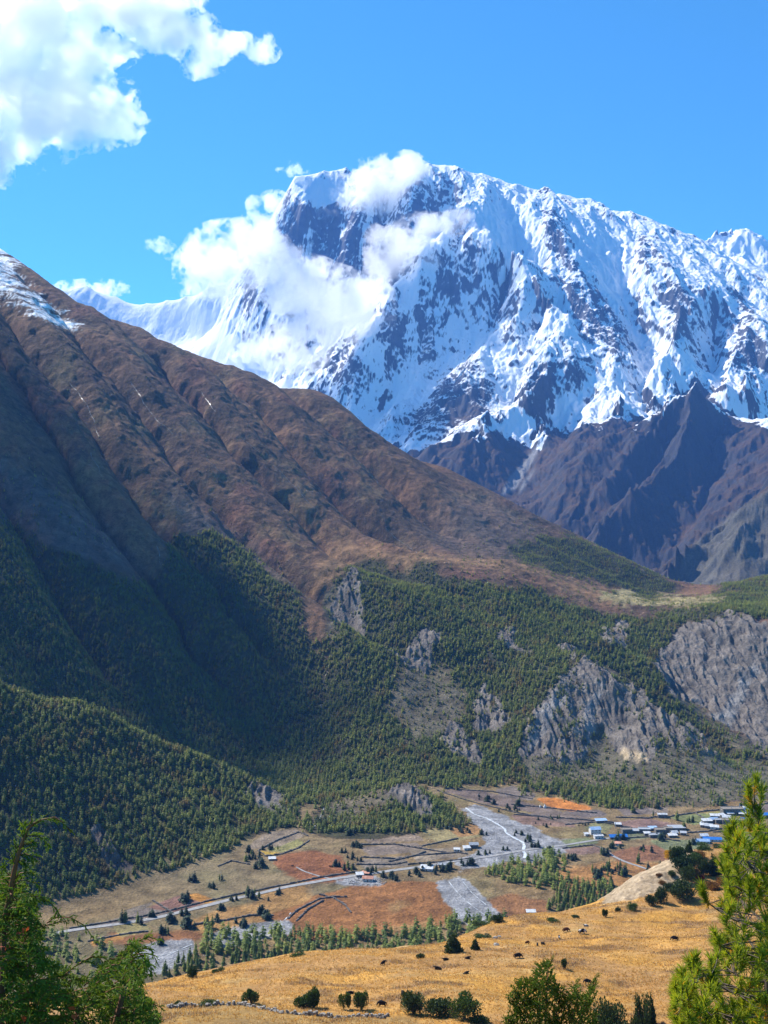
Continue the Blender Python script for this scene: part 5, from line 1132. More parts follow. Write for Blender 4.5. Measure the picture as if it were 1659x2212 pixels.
for u, v, w, h, sh, m, lab, var in ((1409, 1956, 26, 28, 'round', M_JUN, 'dark juniper lowest on the sandy bluff, left one', 7), (1427, 1950, 32, 38, 'round', M_JUN, 'tall dark juniper right beside the lowest one on the sandy bluff', 2), (1476, 1940, 58, 42, 'round', M_JUN, 'broad dark juniper in the middle of the bluff thicket', 8), (1484, 1908, 30, 46, 'round', M_JUN, 'dark juniper right of the broad one in the bluff thicket', 9), (1367, 1967, 20, 20, 'round', M_BUSH, 'yellow green little bush left below the dark junipers of the bluff', 3), (1463, 1866, 34, 50, 'round', M_JUN, 'tall dark juniper at the top left of the bluff thicket', 10), (1489, 1842, 24, 28, 'cone', M_JUN, 'dark conical juniper at the top of the bluff thicket', 3), (1479, 1884, 46, 46, 'round', M_JUN, 'wide dark juniper below the tall one of the bluff thicket', 11), (1500, 1866, 36, 34, 'round', M_BUSH, 'green bush with lighter top amid the bluff thicket', 4),
                             (1519, 1890, 26, 38, 'round', M_JUN, 'dark juniper at the right of the bluff thicket', 12), (1541, 1891, 40, 46, 'cone', M_JUN, 'tallest dark juniper at the right end of the bluff thicket', 4), (1513, 1899, 20, 15, 'mound', M_RED, 'bright red autumn bush amid the dark junipers', 0), (1503, 1894, 18, 20, 'round', M_RUST, 'rust brown bush left of the bright red one', 0), (1539, 1919, 30, 28, 'mound', M_RUST, 'low rust brown bush right of the bright red one', 1), (1444, 1848, 19, 24, 'round', M_YEL, 'bright yellow autumn tree at the top of the sandy bluff', 0), (1512, 1852, 24, 15, 'round', M_RUST, 'orange brown bush behind the conical juniper', 2), (1557, 1908, 26, 22, 'mound', M_RUST, 'brown bush between the thicket and the pine', 3), (1525, 1914, 16, 16, 'round', M_BUSH, 'small grey green bush below the red one', 5), (1545, 1921, 22, 13, 'mound', M_BUSH, 'flat bush on the grass below the thicket', 6), (1424, 1893, 14, 10, 'round', M_RUST, 'small brown tuft on the bare bluff, upper one', 4), (1430, 1910, 16, 10, 'round', M_RUST, 'small brown tuft on the bare bluff, lower one', 5), (1452, 1893, 18, 14, 'round', M_JUN, 'small dark juniper clinging to the bare bluff', 13), (1445, 1925, 26, 22, 'round', M_JUN, 'dark juniper leaning out over the bare bluff', 14), (1522, 1834, 36, 16, 'mound', M_BUSH, 'green hedge in front of the blue roofed sheds', 7), (1545, 1832, 30, 13, 'mound', M_BUSH, 'right part of the hedge in front of the blue roofed sheds', 8)):
    shrub(u, v, w, h, sh, m, lab, group=G3, var=var, cat='tree' if 'tree' in lab else 'shrub')
G4 = 'junipers at the bottom of the pasture'
def near_pos(u, d): x = (u - U0) / F * d; return (x, d, float(ground0(x, d)))
shrub(1318, 0, 70, 86, 'round', M_JUN, 'dark dome shaped juniper right of the bright leafy bush, cut by the lower frame', group=G4, pos=near_pos(1318, 240), var=15, n=3200, leaf=.07)
shrub(1388, 0, 54, 100, 'spires', M_JUN, 'dark juniper with several pointed spires near the pine', group=G4, pos=near_pos(1388, 244), var=0, n=3200, leaf=.07)
shrub(1408, 0, 28, 92, 'cone', M_JUN, 'slim dark juniper spire right beside the many pointed one', group=G4, pos=near_pos(1408, 246), var=5)
shrub(1365, 0, 40, 56, 'mound', M_BUSH, 'low green bush in front of the pointed junipers', group=G4, pos=near_pos(1362, 242), var=9)
shrub(1428, 0, 26, 38, 'mound', M_TWIG, 'grey leafless bush right of the pointed junipers', group=G4, pos=near_pos(1428, 248), var=0)

M_WALLSTONE = simple_mat('lichened_stone', (0.13, 0.11, 0.09), (0.34, 0.31, 0.27), 1.1)
for k, (pts, lab) in enumerate((([(365, 2178), (400, 2172), (450, 2173), (486, 2170)], 'tumbled dry stone wall, left stretch by the low bushes'), ([(490, 2172), (520, 2170), (545, 2176), (580, 2184), (610, 2190)], 'tumbled dry stone wall, stretch below the fan shaped bush'), ([(618, 2190), (650, 2192), (690, 2194), (730, 2200), (770, 2196), (830, 2200)], 'tumbled dry stone wall, longest stretch below the paired bushes'), ([(830, 2196), (870, 2200), (910, 2210), (950, 2209)], 'tumbled dry stone wall, right stretch below the row of three bushes'))):
    rough_wall('stone_wall', pts, .8, .8, M_WALLSTONE, lab, True, 'tumbled stone wall of the pasture', True, 70 + k)
def boulder(u, v, s, lab, seed):
    r = random.Random(seed); bm = bmesh.new(); bmesh.ops.create_icosphere(bm, subdivisions=3, radius=1)
    for q in bm.verts:
        n_ = Vector((gnoise(np.array([q.co.x * 1.3 + seed]), np.array([q.co.y * 1.3 + q.co.z]), seed)[0], gnoise(np.array([q.co.z * 1.5]), np.array([q.co.x + seed]), seed + 3)[0], 0)); q.co *= 1 + .35 * n_.x + .2 * n_.y; q.co.z *= .6
    me = bpy.data.meshes.new('boulder'); bm.to_mesh(me); bm.free(); me.materials.append(M_STONE); o = link(bpy.data.objects.new('boulder', me)); x, y, z = on_bench(u, v); o.location = (x, y, z + s * .2); o.scale = (s, s * .8, s); tag(o, lab, 'boulder', 'boulders on the pasture')
boulder(1070, 2027, .9, 'pale boulder beside the flat green bush, left of two', 1); boulder(1078, 2024, .7, 'pale boulder right of the larger one by the flat bush', 2); boulder(1072, 2042, 1.0, 'grey brown rock half sunk in the golden grass below the pale boulders', 3)

# ---- yaks
M_YAK = simple_mat('black_hair', (0.006, 0.005, 0.005), (0.016, 0.012, 0.010), 4.0, 0.8); M_BROWN = simple_mat('brown_hair', (0.075, 0.025, 0.010), (0.12, 0.045, 0.018), 4.0, 0.8); M_HORN = simple_mat('horn', (0.10, 0.09, 0.075), (0.2, 0.18, 0.15), 5.0, 0.5)
n_ = N('black_and_white_hair'); t_ = n_.noise(1.1, 2, vec=n_.node('ShaderNodeTexCoord').outputs['Object']); n_.bsdf(n_.ramp(t_.outputs['Fac'], [(0.47, (0.010, 0.009, 0.009)), (0.52, (0.62, 0.60, 0.57))]).outputs[0], 0.8); M_PIED = n_.m
def yak_mesh(pose):
    """one skinned body: pelvis, back, hump, neck, head, muzzle, four jointed legs, tail"""
    z0 = {'stand': 0.0, 'graze': 0.0, 'lie': -0.62}[pose]
    J = {'pelvis': ((-.72, 0, 1.08 + z0), .34), 'belly': ((-.2, 0, 1.0 + z0), .43), 'chest': ((.35, 0, 1.06 + z0), .45), 'hump': ((.52, 0, 1.3 + z0), .33)}
    if pose == 'graze': J.update(neck=((.88, 0, .95), .23), head=((1.12, .03, .55), .16), muzzle=((1.2, .04, .22), .10))
    elif pose == 'lie': J.update(neck=((.85, .05, 1.22 + z0), .24), head=((1.18, .12, 1.3 + z0), .17), muzzle=((1.46, .16, 1.14 + z0), .10))
    else: J.update(neck=((.9, 0, 1.15), .24), head=((1.22, .05, 1.08), .17), muzzle=((1.5, .07, .86), .10))
    E = [('pelvis', 'belly'), ('belly', 'chest'), ('chest', 'hump'), ('chest', 'neck'), ('neck', 'head'), ('head', 'muzzle')]
    J['tail0'] = ((-1.02, 0, 1.02 + z0), .09); J['tail1'] = ((-1.14, 0, .62 + z0 * .6), .12); J['tail2'] = ((-1.16, 0, .32 + z0 * .2), .06); E += [('pelvis', 'tail0'), ('tail0', 'tail1'), ('tail1', 'tail2')]
    for s, n in ((1, 'l'), (-1, 'r')):
        if pose == 'lie':
            J['fk' + n] = ((.62, s * .3, .22), .12); J['ff' + n] = ((.95, s * .26, .1), .07); J['hk' + n] = ((-.4, s * .42, .2), .15); J['hh' + n] = ((-.75, s * .46, .12), .09); J['hf' + n] = ((-.4, s * .5, .08), .07)
            E += [('chest', 'fk' + n), ('fk' + n, 'ff' + n), ('pelvis', 'hk' + n), ('hk' + n, 'hh' + n), ('hh' + n, 'hf' + n)]
        else:
            w = .07 * s
            J['fe' + n] = ((.42 + w, s * .22, .74), .17); J['fk' + n] = ((.46 + w, s * .22, .40), .085); J['ff' + n] = ((.43 + w, s * .22, .03), .075); J['hk' + n] = ((-.62 - w, s * .22, .72), .2); J['hh' + n] = ((-.86 - w, s * .21, .42), .085); J['hf' + n] = ((-.80 - w, s * .21, .03), .075)
            E += [('chest', 'fe' + n), ('fe' + n, 'fk' + n), ('fk' + n, 'ff' + n), ('pelvis', 'hk' + n), ('hk' + n, 'hh' + n), ('hh' + n, 'hf' + n)]
    names = list(J); me = bpy.data.meshes.new('yak'); me.from_pydata([J[k][0] for k in names], [(names.index(a), names.index(b)) for a, b in E], [])
    o = link(bpy.data.objects.new('yak_body', me)); md = o.modifiers.new('s', 'SKIN'); md.use_smooth_shade = True
    for i, k in enumerate(names):
        s = me.skin_vertices[0].data[i]; rr = J[k][1]; s.radius = (rr * .85, rr) if k in ('pelvis', 'belly', 'chest', 'hump') else (rr, rr); s.use_root = (k == 'pelvis')
    o.modifiers.new('u', 'SUBSURF').levels = 2
    dg = bpy.context.evaluated_depsgraph_get(); m = bpy.data.meshes.new_from_object(o.evaluated_get(dg)); bpy.data.objects.remove(o)
    for q in m.vertices:      # the long skirt of hair under the belly and flanks
        if -.95 < q.co.x < .75 and q.co.z < .95 + z0 and abs(q.co.y) > .12 and q.co.z > .5 + z0: q.co.z -= .16
    b = MB(); hx, hy, hz = J['head'][0]
    for s in (1, -1): b.tube([(hx - .05, hy + s * .12, hz + .1), (hx, hy + s * .34, hz + .16), (hx + .08, hy + s * .42, hz + .36), (hx + .02, hy + s * .36, hz + .52)], [.05, .045, .03, .01], 6)
    hm = bpy.data.meshes.new('horn'); hm.from_pydata(b.v, [], b.f); hm.materials.append(M_HORN)
    b = MB()
    for s in (1, -1): b.tube([(hx - .08, hy + s * .13, hz + .02), (hx - .1, hy + s * .27, hz - .04)], [.05, .02], 5)
    return m, hm
YM = {p: yak_mesh(p) for p in ('stand', 'graze', 'lie')}
def yak(u, v, pose, mat, rz, s, label):
    x, y, z = on_bench(u, v); root = empty('yak', (x, y, z - .02), math.radians(rz)); root.scale = (s, s, s); tag(root, label, 'yak', 'yaks grazing on the pasture')
    m, hm = YM[pose]
    if m.name + mat.name not in _cr:
        c = m.copy(); c.materials.clear(); c.materials.append(mat); _cr[m.name + mat.name] = c
    link(bpy.data.objects.new('body', _cr[m.name + mat.name]), root); link(bpy.data.objects.new('horns', hm), root)
for a in ((757, 2147, 'lie', M_YAK, 200, 1.0, 'black yak lying in the grass left of all others'), (871, 2152, 'graze', M_YAK, -70, 1.05, 'black yak grazing head down toward the bushes, left of the pasture middle'), (825, 2174, 'graze', M_YAK, 170, 1.1, 'large black yak grazing just above the stone wall'), (828, 2084, 'stand', M_YAK, 40, .9, 'black yak standing at the pasture edge beside the pine belt'), (946, 2094, 'lie', M_YAK, 160, 1.05, 'black yak lying down, upper left of the three resting ones'), (963, 2074, 'lie', M_YAK, 190, .9, 'black yak lying near the big juniper'), (1010, 2071, 'lie', M_YAK, 10, .85, 'small black yak lying right of the big juniper'), (1007, 2104, 'lie', M_YAK, 30, .9, 'dark yak half hidden in the grass, lowest of the resting ones'), (1119, 2070, 'graze', M_YAK, 0, 1.2, 'large black yak grazing side on in the middle of the golden slope'), (1139, 2039, 'graze', M_BROWN, 20, .8, 'dark brown young yak, left of a group of three'), (1161, 2045, 'stand', M_YAK, 80, .85, 'black young yak in the middle of a group of three'), (1173, 2042, 'graze', M_YAK, -50, .85, 'black young yak, right of a group of three'), (1208, 2028, 'graze', M_PIED, 90, .9, 'white faced black yak seen from the front'), (1223, 2013, 'graze', M_BROWN, 0, 1.2, 'reddish brown yak grazing near the skyline'), (1258, 2017, 'graze', M_PIED, 0, 1.3, 'big black yak with a white back under the bluff'), (1266, 2001, 'lie', M_PIED, 180, .9, 'small black and white yak lying above the white backed one'), (1457, 2032, 'graze', M_YAK, 180, 1.2, 'lone black yak grazing at the right of the golden slope'), (1269, 2125, 'graze', M_YAK, 175, 1.0, 'black yak grazing low on the slope above the leafy bush')):
    yak(*a)
def cow_far(u, v, rz, lab):
    x, y, z = on_floor(u, v); root = empty('yak', (x, y, z), math.radians(rz)); tag(root, lab, 'yak', 'cattle on the far red field'); root.scale = (1.3,) * 3
    link(bpy.data.objects.new('body', _cr[YM['graze'][0].name + M_YAK.name]), root); link(bpy.data.objects.new('horns', YM['graze'][1]), root)
cow_far(716, 1873, 20, 'tiny dark cow, right of a pair on the upper red field'); cow_far(713, 1873, 150, 'tiny dark cow, left of a pair on the upper red field'); cow_far(632, 1872, 0, 'tiny dark cow by the path on the upper red field')

# ---- dry grass: uncountable tufts, one object
def build_grass():
    r = np.random.default_rng(21); X, Y, Z, u, v = (H0[k] for k in 'XYZuv'); T, Yr = H0['T'], H0['Yr']
    ok = (Y > 228) & (Y < 700) & (u > 250) & (u < 1700) & (H0['er'] < .4) & ((Y < np.interp(u.ravel(), [p[0] for p in EDGE], [p[2] for p in EDGE]).reshape(Y.shape) + 4) | (u > 1480))
    area = Y * (T[1] - T[0]) * np.gradient(Yr)[:, None]
    w = np.where(ok, area * (0.45 + np.clip(H0['n2'], -.4, .6) + .5 * H0['dk']) / (Y / 300) ** 1.3, 0); w = np.clip(w, 0, None); n = 70000
    k = r.choice(w.size, n, p=(w / w.sum()).ravel()); i, j = np.unravel_index(k, w.shape)
    x = X[i, j] + (r.random(n) - .5) * Y[i, j] * (T[1] - T[0]); y = Y[i, j] + (r.random(n) - .5) * np.gradient(Yr)[i]; z = ground0(x, y)
    h = r.uniform(.22, .55, n) * (1 + .5 * H0['dk'][i, j]); wd = r.uniform(.05, .12, n); B = 3
    V = np.empty((n, B * 3, 3)); cs = np.array([(0.52, 0.29, 0.085), (0.60, 0.33, 0.08), (0.36, 0.22, 0.11), (0.58, 0.42, 0.2)]); ci = r.integers(0, 4, n); dk = H0['dk'][i, j] > .55; ci[ci == 2] = 0; ci[dk & (r.random(n) < .6)] = 2
    for b in range(B):
        a = r.uniform(0, 6.28, n); le = r.uniform(.1, .6, n) * h; ox, oy = r.uniform(-.2, .2, n), r.uniform(-.2, .2, n); a2 = r.uniform(0, 6.28, n)
        V[:, b * 3, :] = np.stack([x + ox - np.cos(a2) * wd, y + oy - np.sin(a2) * wd, z - .03], 1); V[:, b * 3 + 1, :] = np.stack([x + ox + np.cos(a2) * wd, y + oy + np.sin(a2) * wd, z - .03], 1); V[:, b * 3 + 2, :] = np.stack([x + ox + np.cos(a) * le, y + oy + np.sin(a) * le, z + h], 1)
    col = np.repeat(cs[ci] * r.uniform(.75, 1.2, (n, 1)), B * 3, 0)
    m = N('dry_grass'); c = m.attr('Col'); bs = m.node('ShaderNodeBsdfDiffuse'); m.l(c, bs.inputs[0]); tr = m.node('ShaderNodeBsdfTranslucent'); m.l(c, tr.inputs[0]); mx = m.node('ShaderNodeMixShader'); mx.inputs[0].default_value = .55; m.l(bs.outputs[0], mx.inputs[1]); m.l(tr.outputs[0], mx.inputs[2]); m.l(mx.outputs[0], m.out.inputs['Surface'])
    o = mesh_np('grass', V.reshape(-1, 3), np.arange(n * B * 3).reshape(-1, 3), m.m, False, colors={'Col': col}); tag(o, kind='stuff')
build_grass()
# ------------------------------------------------------------------ plants close to the camera
def near(u, v, d): return Vector(P(u, v, d))
def strips(paths_w):
    """(points, width) list -> quads: thin flat strips with a random facing"""
    V, Fa = [], []; r = random.Random(3)
    for pts, w in paths_w:
        a = Vector((r.gauss(0, 1), r.gauss(0, 1), r.gauss(0, 1))); i0 = len(V); n = len(pts)
        for i, p in enumerate(pts):
            d = pts[min(i + 1, n - 1)] - pts[max(i - 1, 0)]; s = d.cross(a)
            s = s.normalized() if s.length > 1e-9 else Vector((1, 0, 0)); ww = w * (1 - .75 * (i / (n - 1)) ** 2) / 2
            V += [p - s * ww, p + s * ww]
        for i in range(n - 1): Fa.append((i0 + 2 * i, i0 + 2 * i + 1, i0 + 2 * i + 3, i0 + 2 * i + 2))
    return [tuple(p) for p in V], Fa
def inside(poly, u, v):
    c = False
    for (ax, ay), (bx, by) in zip(poly, poly[1:] + poly[:1]):
        if (ay > v) != (by > v) and u < (bx - ax) * (v - ay) / (by - ay) + ax: c = not c
    return c

M_NEEDLE = foliage_mat('fresh_pine_needles', (0.12, 0.18, 0.018), (0.34, 0.38, 0.035), 2.2, 0.45, False); M_OLDN = foliage_mat('yellowed_pine_needles', (0.40, 0.28, 0.025), (0.55, 0.27, 0.035), 3.0, 0.4, False)
def build_pine():
    r = random.Random(77); root = empty('pine_tree', near(1668, 0, 12.2).to_2d().to_3d()); x0, y0 = root.location.x, root.location.y; zb = float(ground0(x0, y0)); root.location.z = zb
    tag(root, 'bright green long needled pine with yellowing tufts at the right edge', 'tree')
    inv = Matrix.Translation(-root.location)
    trunk = [Vector((x0, y0, zb - .2)), near(1667, 2330, 12.2), near(1664, 2212, 12.2), near(1660, 2050, 12.2), near(1668, 1920, 12.2), near(1656, 1845, 12.15), near(1640, 1795, 12.1), near(1630, 1745, 12.05), near(1629, 1715, 12.05)]
    b = MB(); b.tube([inv @ p for p in trunk], [.09, .075, .065, .05, .038, .026, .018, .012, .007], 8); b.build('trunk', M_BARK, root, True)
    polys = [[(1574, 1796), (1600, 1800), (1625, 1860), (1659, 1872), (1720, 1860), (1720, 2300), (1452, 2300), (1456, 2150), (1488, 2084), (1502, 2078), (1522, 2112), (1542, 2075), (1546, 2025), (1580, 1995), (1528, 1962), (1516, 1935), (1556, 1945), (1566, 1905), (1552, 1882)],
             [(1624, 1795), (1642, 1780), (1660, 1800), (1700, 1770), (1720, 1900), (1660, 1870), (1640, 1850)]]
    holes = [[(1565, 1985), (1600, 1978), (1650, 1985), (1650, 2002), (1590, 2008)], [(1590, 2030), (1650, 2036), (1640, 2052), (1600, 2050)], [(1545, 2145), (1590, 2140), (1580, 2165), (1550, 2165)]]
    tips = [(1616, 1712, 12.0), (1640, 1705, 12.05), (1630, 1702, 12.1), (1622, 1722, 12.0), (1646, 1722, 12.1), (1626, 1738, 12.05), (1583, 1788, 11.8), (1577, 1800, 11.8), (1590, 1806, 11.85), (1602, 1800, 11.9), (1520, 1938, 11.6), (1526, 1948, 11.6), (1519, 1928, 11.6), (1498, 2080, 11.5), (1504, 2078, 11.5), (1478, 2110, 11.4), (1456, 2158, 11.3), (1460, 2140, 11.3), (1550, 2040, 11.6), (1548, 2026, 11.6), (1640, 1760, 12.0), (1622, 1775, 12.0), (1628, 1758, 12.0), (1618, 1790, 12.0)]
    while len(tips) < 470:
        u, v = r.uniform(1450, 1720), r.uniform(1770, 2300)
        if any(inside(p, u, v) for p in polys) and not any(inside(p, u, v) for p in holes): tips.append((u, v, r.uniform(11.2, 13.3) - .5 * (u < 1540)))
    need, old, twig = [], [], MB(); tw0 = []
    for (ua, va), (ub, vb, db) in (((1640, 1800), (1640, 1762, 12.0)), ((1668, 1930), (1583, 1800, 11.8)), ((1668, 1930), (1600, 1920, 11.7)), ((1664, 2000), (1522, 1945, 11.6)), ((1662, 2040), (1550, 2040, 11.6)), ((1660, 2080), (1600, 2000, 12.8)), ((1664, 2160), (1500, 2088, 11.5)), ((1664, 2190), (1460, 2158, 11.3)), ((1664, 2120), (1580, 2100, 12.4)), ((1665, 2230), (1540, 2180, 11.5)), ((1666, 2280), (1478, 2210, 11.4)), ((1666, 2300), (1560, 2250, 12.9)), ((1662, 2050), (1720, 1960, 11.8)), ((1664, 2200), (1720, 2120, 11.8)), ((1640, 1800), (1700, 1790, 12.2)), ((1664, 2210), (1620, 2150, 13.0))):
        a, e = near(ua, va, 12.2), near(ub, vb, db); m = a.lerp(e, .55) + Vector((0, 0, -.07 * (e - a).length)); q = [a, a.lerp(m, .5) + Vector((0, 0, -.01)), m, m.lerp(e, .55) + Vector((0, 0, -.01)), e]
        twig.tube([inv @ p for p in q], [.024, .02, .016, .011, .006], 5, False); tw0 += [q[i].lerp(q[i + 1], t) for i in range(4) for t in (0, .33, .66)]
    for u, v, d in tips:
        tip = near(u, v, d)
        base = min(tw0, key=lambda q: (q - tip).length + (0 if q.z < tip.z - .02 else 1.0) + abs(q.z - (tip.z - .25 * (q - tip).to_2d().length)) * 1.5)
        mid = base.lerp(tip, .6) + Vector((0, 0, -.10 * (tip - base).length))
        out = (tip - mid).normalized(); axis = (out * .55 + Vector((r.gauss(0, .25), r.gauss(0, .25), .8))).normalized()
        L = r.uniform(.13, .22); st = tip - axis * L * .5; en = tip + axis * L * .5
        twig.tube([inv @ base, inv @ mid, inv @ st, inv @ en], [.007, .006, .005, .003], 4, False)
        yel = r.random() < .20; tone = r.random()
        for k in range(r.randint(85, 120)):
            t = r.random() ** .75; p = st.lerp(en, t); a = r.uniform(0, 6.28); s1 = axis.cross(Vector((.3, .2, .9))).normalized(); s2 = axis.cross(s1)
            rad = (s1 * math.cos(a) + s2 * math.sin(a)); open_ = r.uniform(.45, 1.05) * (1.1 - .45 * t); dr = (axis * math.cos(open_) + rad * math.sin(open_)).normalized(); ln = r.uniform(.085, .135) * (0.75 + .35 * t)
            q = [inv @ p, inv @ (p + dr * ln * .55), inv @ (p + dr * ln + Vector((0, 0, -.012)))]
            ((old if (yel and t < .45) or r.random() < .03 else need)).append((q, .0085))
    V, Fa = strips(need); m = MB(); m.v, m.f = V, Fa; m.build('needles', M_NEEDLE, root)
    V, Fa = strips(old); m = MB(); m.v, m.f = V, Fa; m.build('yellowed_needles', M_OLDN, root)
    twig.build('branches', M_BARK, root, True)
build_pine()

M_SPRAY = foliage_mat('juniper_sprays', (0.045, 0.085, 0.013), (0.15, 0.22, 0.026), 5.0, 0.35, False); M_STEM = simple_mat('red_brown_stem', (0.13, 0.045, 0.02), (0.24, 0.09, 0.04), 9.0, 0.6)
def spray(path, k, strands, stems, r, lens, side=7, w=.0068, rad=.0035):
    """a drooping shoot with alternate twiglets; path of points, k scale"""
    path = [p + Vector((r.gauss(0, .004), r.gauss(0, .004), r.gauss(0, .004))) * k for p in path]
    stems.append((path, rad))
    n = len(path)
    for i in range(n - 1):
        a, b = path[i], path[i + 1]; d = (b - a).normalized()
        for s in range(side):
            t = (s + r.random()) / side; p = a.lerp(b, t); fr = (i + t) / (n - 1); L = lens * (1 - .55 * fr) * r.uniform(.5, 1.25)
            q = Vector((r.gauss(0, 1), r.gauss(0, 1), r.gauss(0, 1))); q = (q - d * q.dot(d)).normalized(); dr = (d * .8 + q * .75).normalized(); m = p + dr * L * .5; e = p + (dr * .8 + d * .35 + Vector((0, 0, -.28))).normalized() * L
            strands.append(([p, m, e], w))
            for _ in range(2):
                tt = r.uniform(.25, .9); c = p.lerp(m, tt * 2) if tt < .5 else m.lerp(e, tt * 2 - 1); dd = (dr + Vector((r.gauss(0, .5), r.gauss(0, .5), r.gauss(0, .5) - .1))).normalized()
                strands.append(([c, c + dd * L * .22, c + dd * L * .38 + Vector((0, 0, -.004))], w * .85))
    strands.append((path[-3:] if n > 3 else path, w * 1.2))
def build_juniper():
    r = random.Random(55); D = 5.0; bx = near(-30, 0, 5.3); zb = float(ground0(bx.x, bx.y)); root = empty('juniper_tree', (bx.x, bx.y, zb)); inv = -root.location
    tag(root, 'feathery green juniper with arching reddish shoots at the left edge', 'tree')
    S, ST = [], []
    def pth(*uv, d=D): return [near(u, v, d + dd) for u, v, *q in uv for dd in [(q[0] if q else 0)]]
    lead = pth((8, 2010), (14, 1975), (29, 1891), (37, 1854), (52, 1811), (62, 1788), (72, 1779), (88, 1771), (118, 1765), (136, 1776), (155, 1797))
    spray(lead[5:], 1, S, ST, r, .055, 6)
    spray(pth((61, 1785), (63, 1770), (66, 1758), (70, 1748)), 1, S, ST, r, .02, 4)
    for q in (pth((52, 1811), (62, 1803), (80, 1806), (95, 1818), (106, 1834)), pth((45, 1832), (55, 1826), (68, 1822), (76, 1818)), pth((40, 1848), (55, 1842), (68, 1848), (78, 1862)), pth((40, 1846), (34, 1832), (30, 1820)), pth((33, 1870), (26, 1855), (24, 1838)), pth((52, 1811), (46, 1800), (50, 1786), (56, 1776)), pth((37, 1860), (50, 1858), (58, 1868)),
              pth((29, 1900), (45, 1886), (62, 1880), (75, 1884)), pth((28, 1915), (50, 1900), (78, 1910), (90, 1925)), pth((30, 1940), (55, 1935), (80, 1940), (100, 1948)), pth((30, 1945), (60, 1936), (88, 1940), (112, 1952), (136, 1982)), pth((20, 1960), (50, 1950), (70, 1962), (85, 1980)), pth((22, 1890), (12, 1880), (6, 1872)), pth((100, 1995), (120, 1984), (150, 1984), (180, 2000), (208, 2038)), pth((60, 2010), (100, 2000), (130, 1990), (165, 1984)), pth((170, 2080), (200, 2066), (225, 2066), (255, 2090)), pth((130, 2110), (160, 2088), (200, 2072), (232, 2072)),
              pth((262, 2110), (282, 2070), (296, 2034), (318, 2022), (345, 2030)), pth((285, 2070), (305, 2046), (325, 2050), (340, 2078)), pth((280, 2080), (300, 2060), (318, 2070), (330, 2092)), pth((288, 2095), (310, 2090), (325, 2108)), pth((255, 2140), (285, 2108), (312, 2092), (335, 2104)), pth((240, 2200), (290, 2180), (330, 2165), (352, 2180)), pth((255, 2160), (300, 2154), (325, 2166), (345, 2200)), pth((180, 2130), (220, 2095), (250, 2085), (262, 2092)), pth((170, 2150), (215, 2118), (250, 2108), (265, 2120))):
        spray(q, 1, S, ST, r, .06, 7)
    mass = [[(-80, 1880), (30, 1895), (60, 1925), (70, 1965), (90, 2000), (95, 2060), (140, 2100), (195, 2120), (225, 2085), (262, 2055), (290, 2030), (315, 2060), (312, 2110), (300, 2140), (330, 2170), (345, 2212), (350, 2420), (-80, 2420)]]
    cnt = 0
    while cnt < 1500:
        u, v = r.uniform(-80, 345), r.uniform(1885, 2400)
        if not inside(mass[0], u, v): continue
        cnt += 1; d = r.uniform(4.75, 6.0); a = r.uniform(-.6, 1.3); L = r.uniform(22, 55); du, dv = math.cos(a) * L * r.choice((1, 1, -.6)), -abs(math.sin(a)) * L * .8
        if not inside(mass[0], u + du * .8, v + dv * .8): du *= .35; dv *= .35
        e = r.uniform(-.12, .12)
        spray([near(u - du * .3, v - dv * .3, d), near(u, v, d + e * .3), near(u + du * .5, v + dv * .55, d + e * .6), near(u + du, v + dv * .7 + 4, d + e)], 1, S, ST, r, .055, 6)
    V, Fa = strips([([p + inv for p in q], w) for q, w in S]); m = MB(); m.v, m.f = V, Fa; m.build('foliage', M_SPRAY, root)
    b = MB()
    for q, rad in ST: b.tube([p + inv for p in q], [rad * (1 - .75 * i / (len(q) - 1)) for i in range(len(q))], 4, False)
    b.build('twigs', M_STEM, root, True)
    b = MB(); b.tube([p + inv for p in lead], [.02, .016, .012, .010, .008, .006, .005, .004, .003, .002, .0015], 6)
    base = Vector((bx.x, bx.y, zb - .15))
    for tgt in (lead[0], near(60, 2150, 5.2), near(170, 2180, 5.3), near(270, 2130, 5.0), near(270, 2260, 5.4), near(-40, 2000, 5.5)):
        b.tube([base + inv, base.lerp(tgt, .45) + Vector((0, 0, -.15)) + inv, tgt + inv], [.05, .035, .012], 7)
    b.build('stems', M_STEM, root, True)
    # a few autumn leaves of a climber among the sprays
    b = MB()
    for u, v in ((50, 2010), (60, 2006), (48, 2022), (5, 2045), (12, 2050), (3, 2065), (20, 2042), (155, 2178), (158, 2196), (52, 2200), (150, 2170), (40, 2016), (30, 2030)):
        c = near(u, v, 4.72) + inv; s = r.uniform(.012, .02); q = [Vector((r.gauss(0, 1), r.gauss(0, .4), r.gauss(0, 1))).normalized() * s for _ in range(2)]
        b.add([c - q[0], c + q[1] * .7, c + q[0], c - q[1] * .7], [(0, 1, 2, 3)])
    tag(b.build('autumn_leaves', M_RED, root), 'orange red leaves of a climber')
build_juniper()

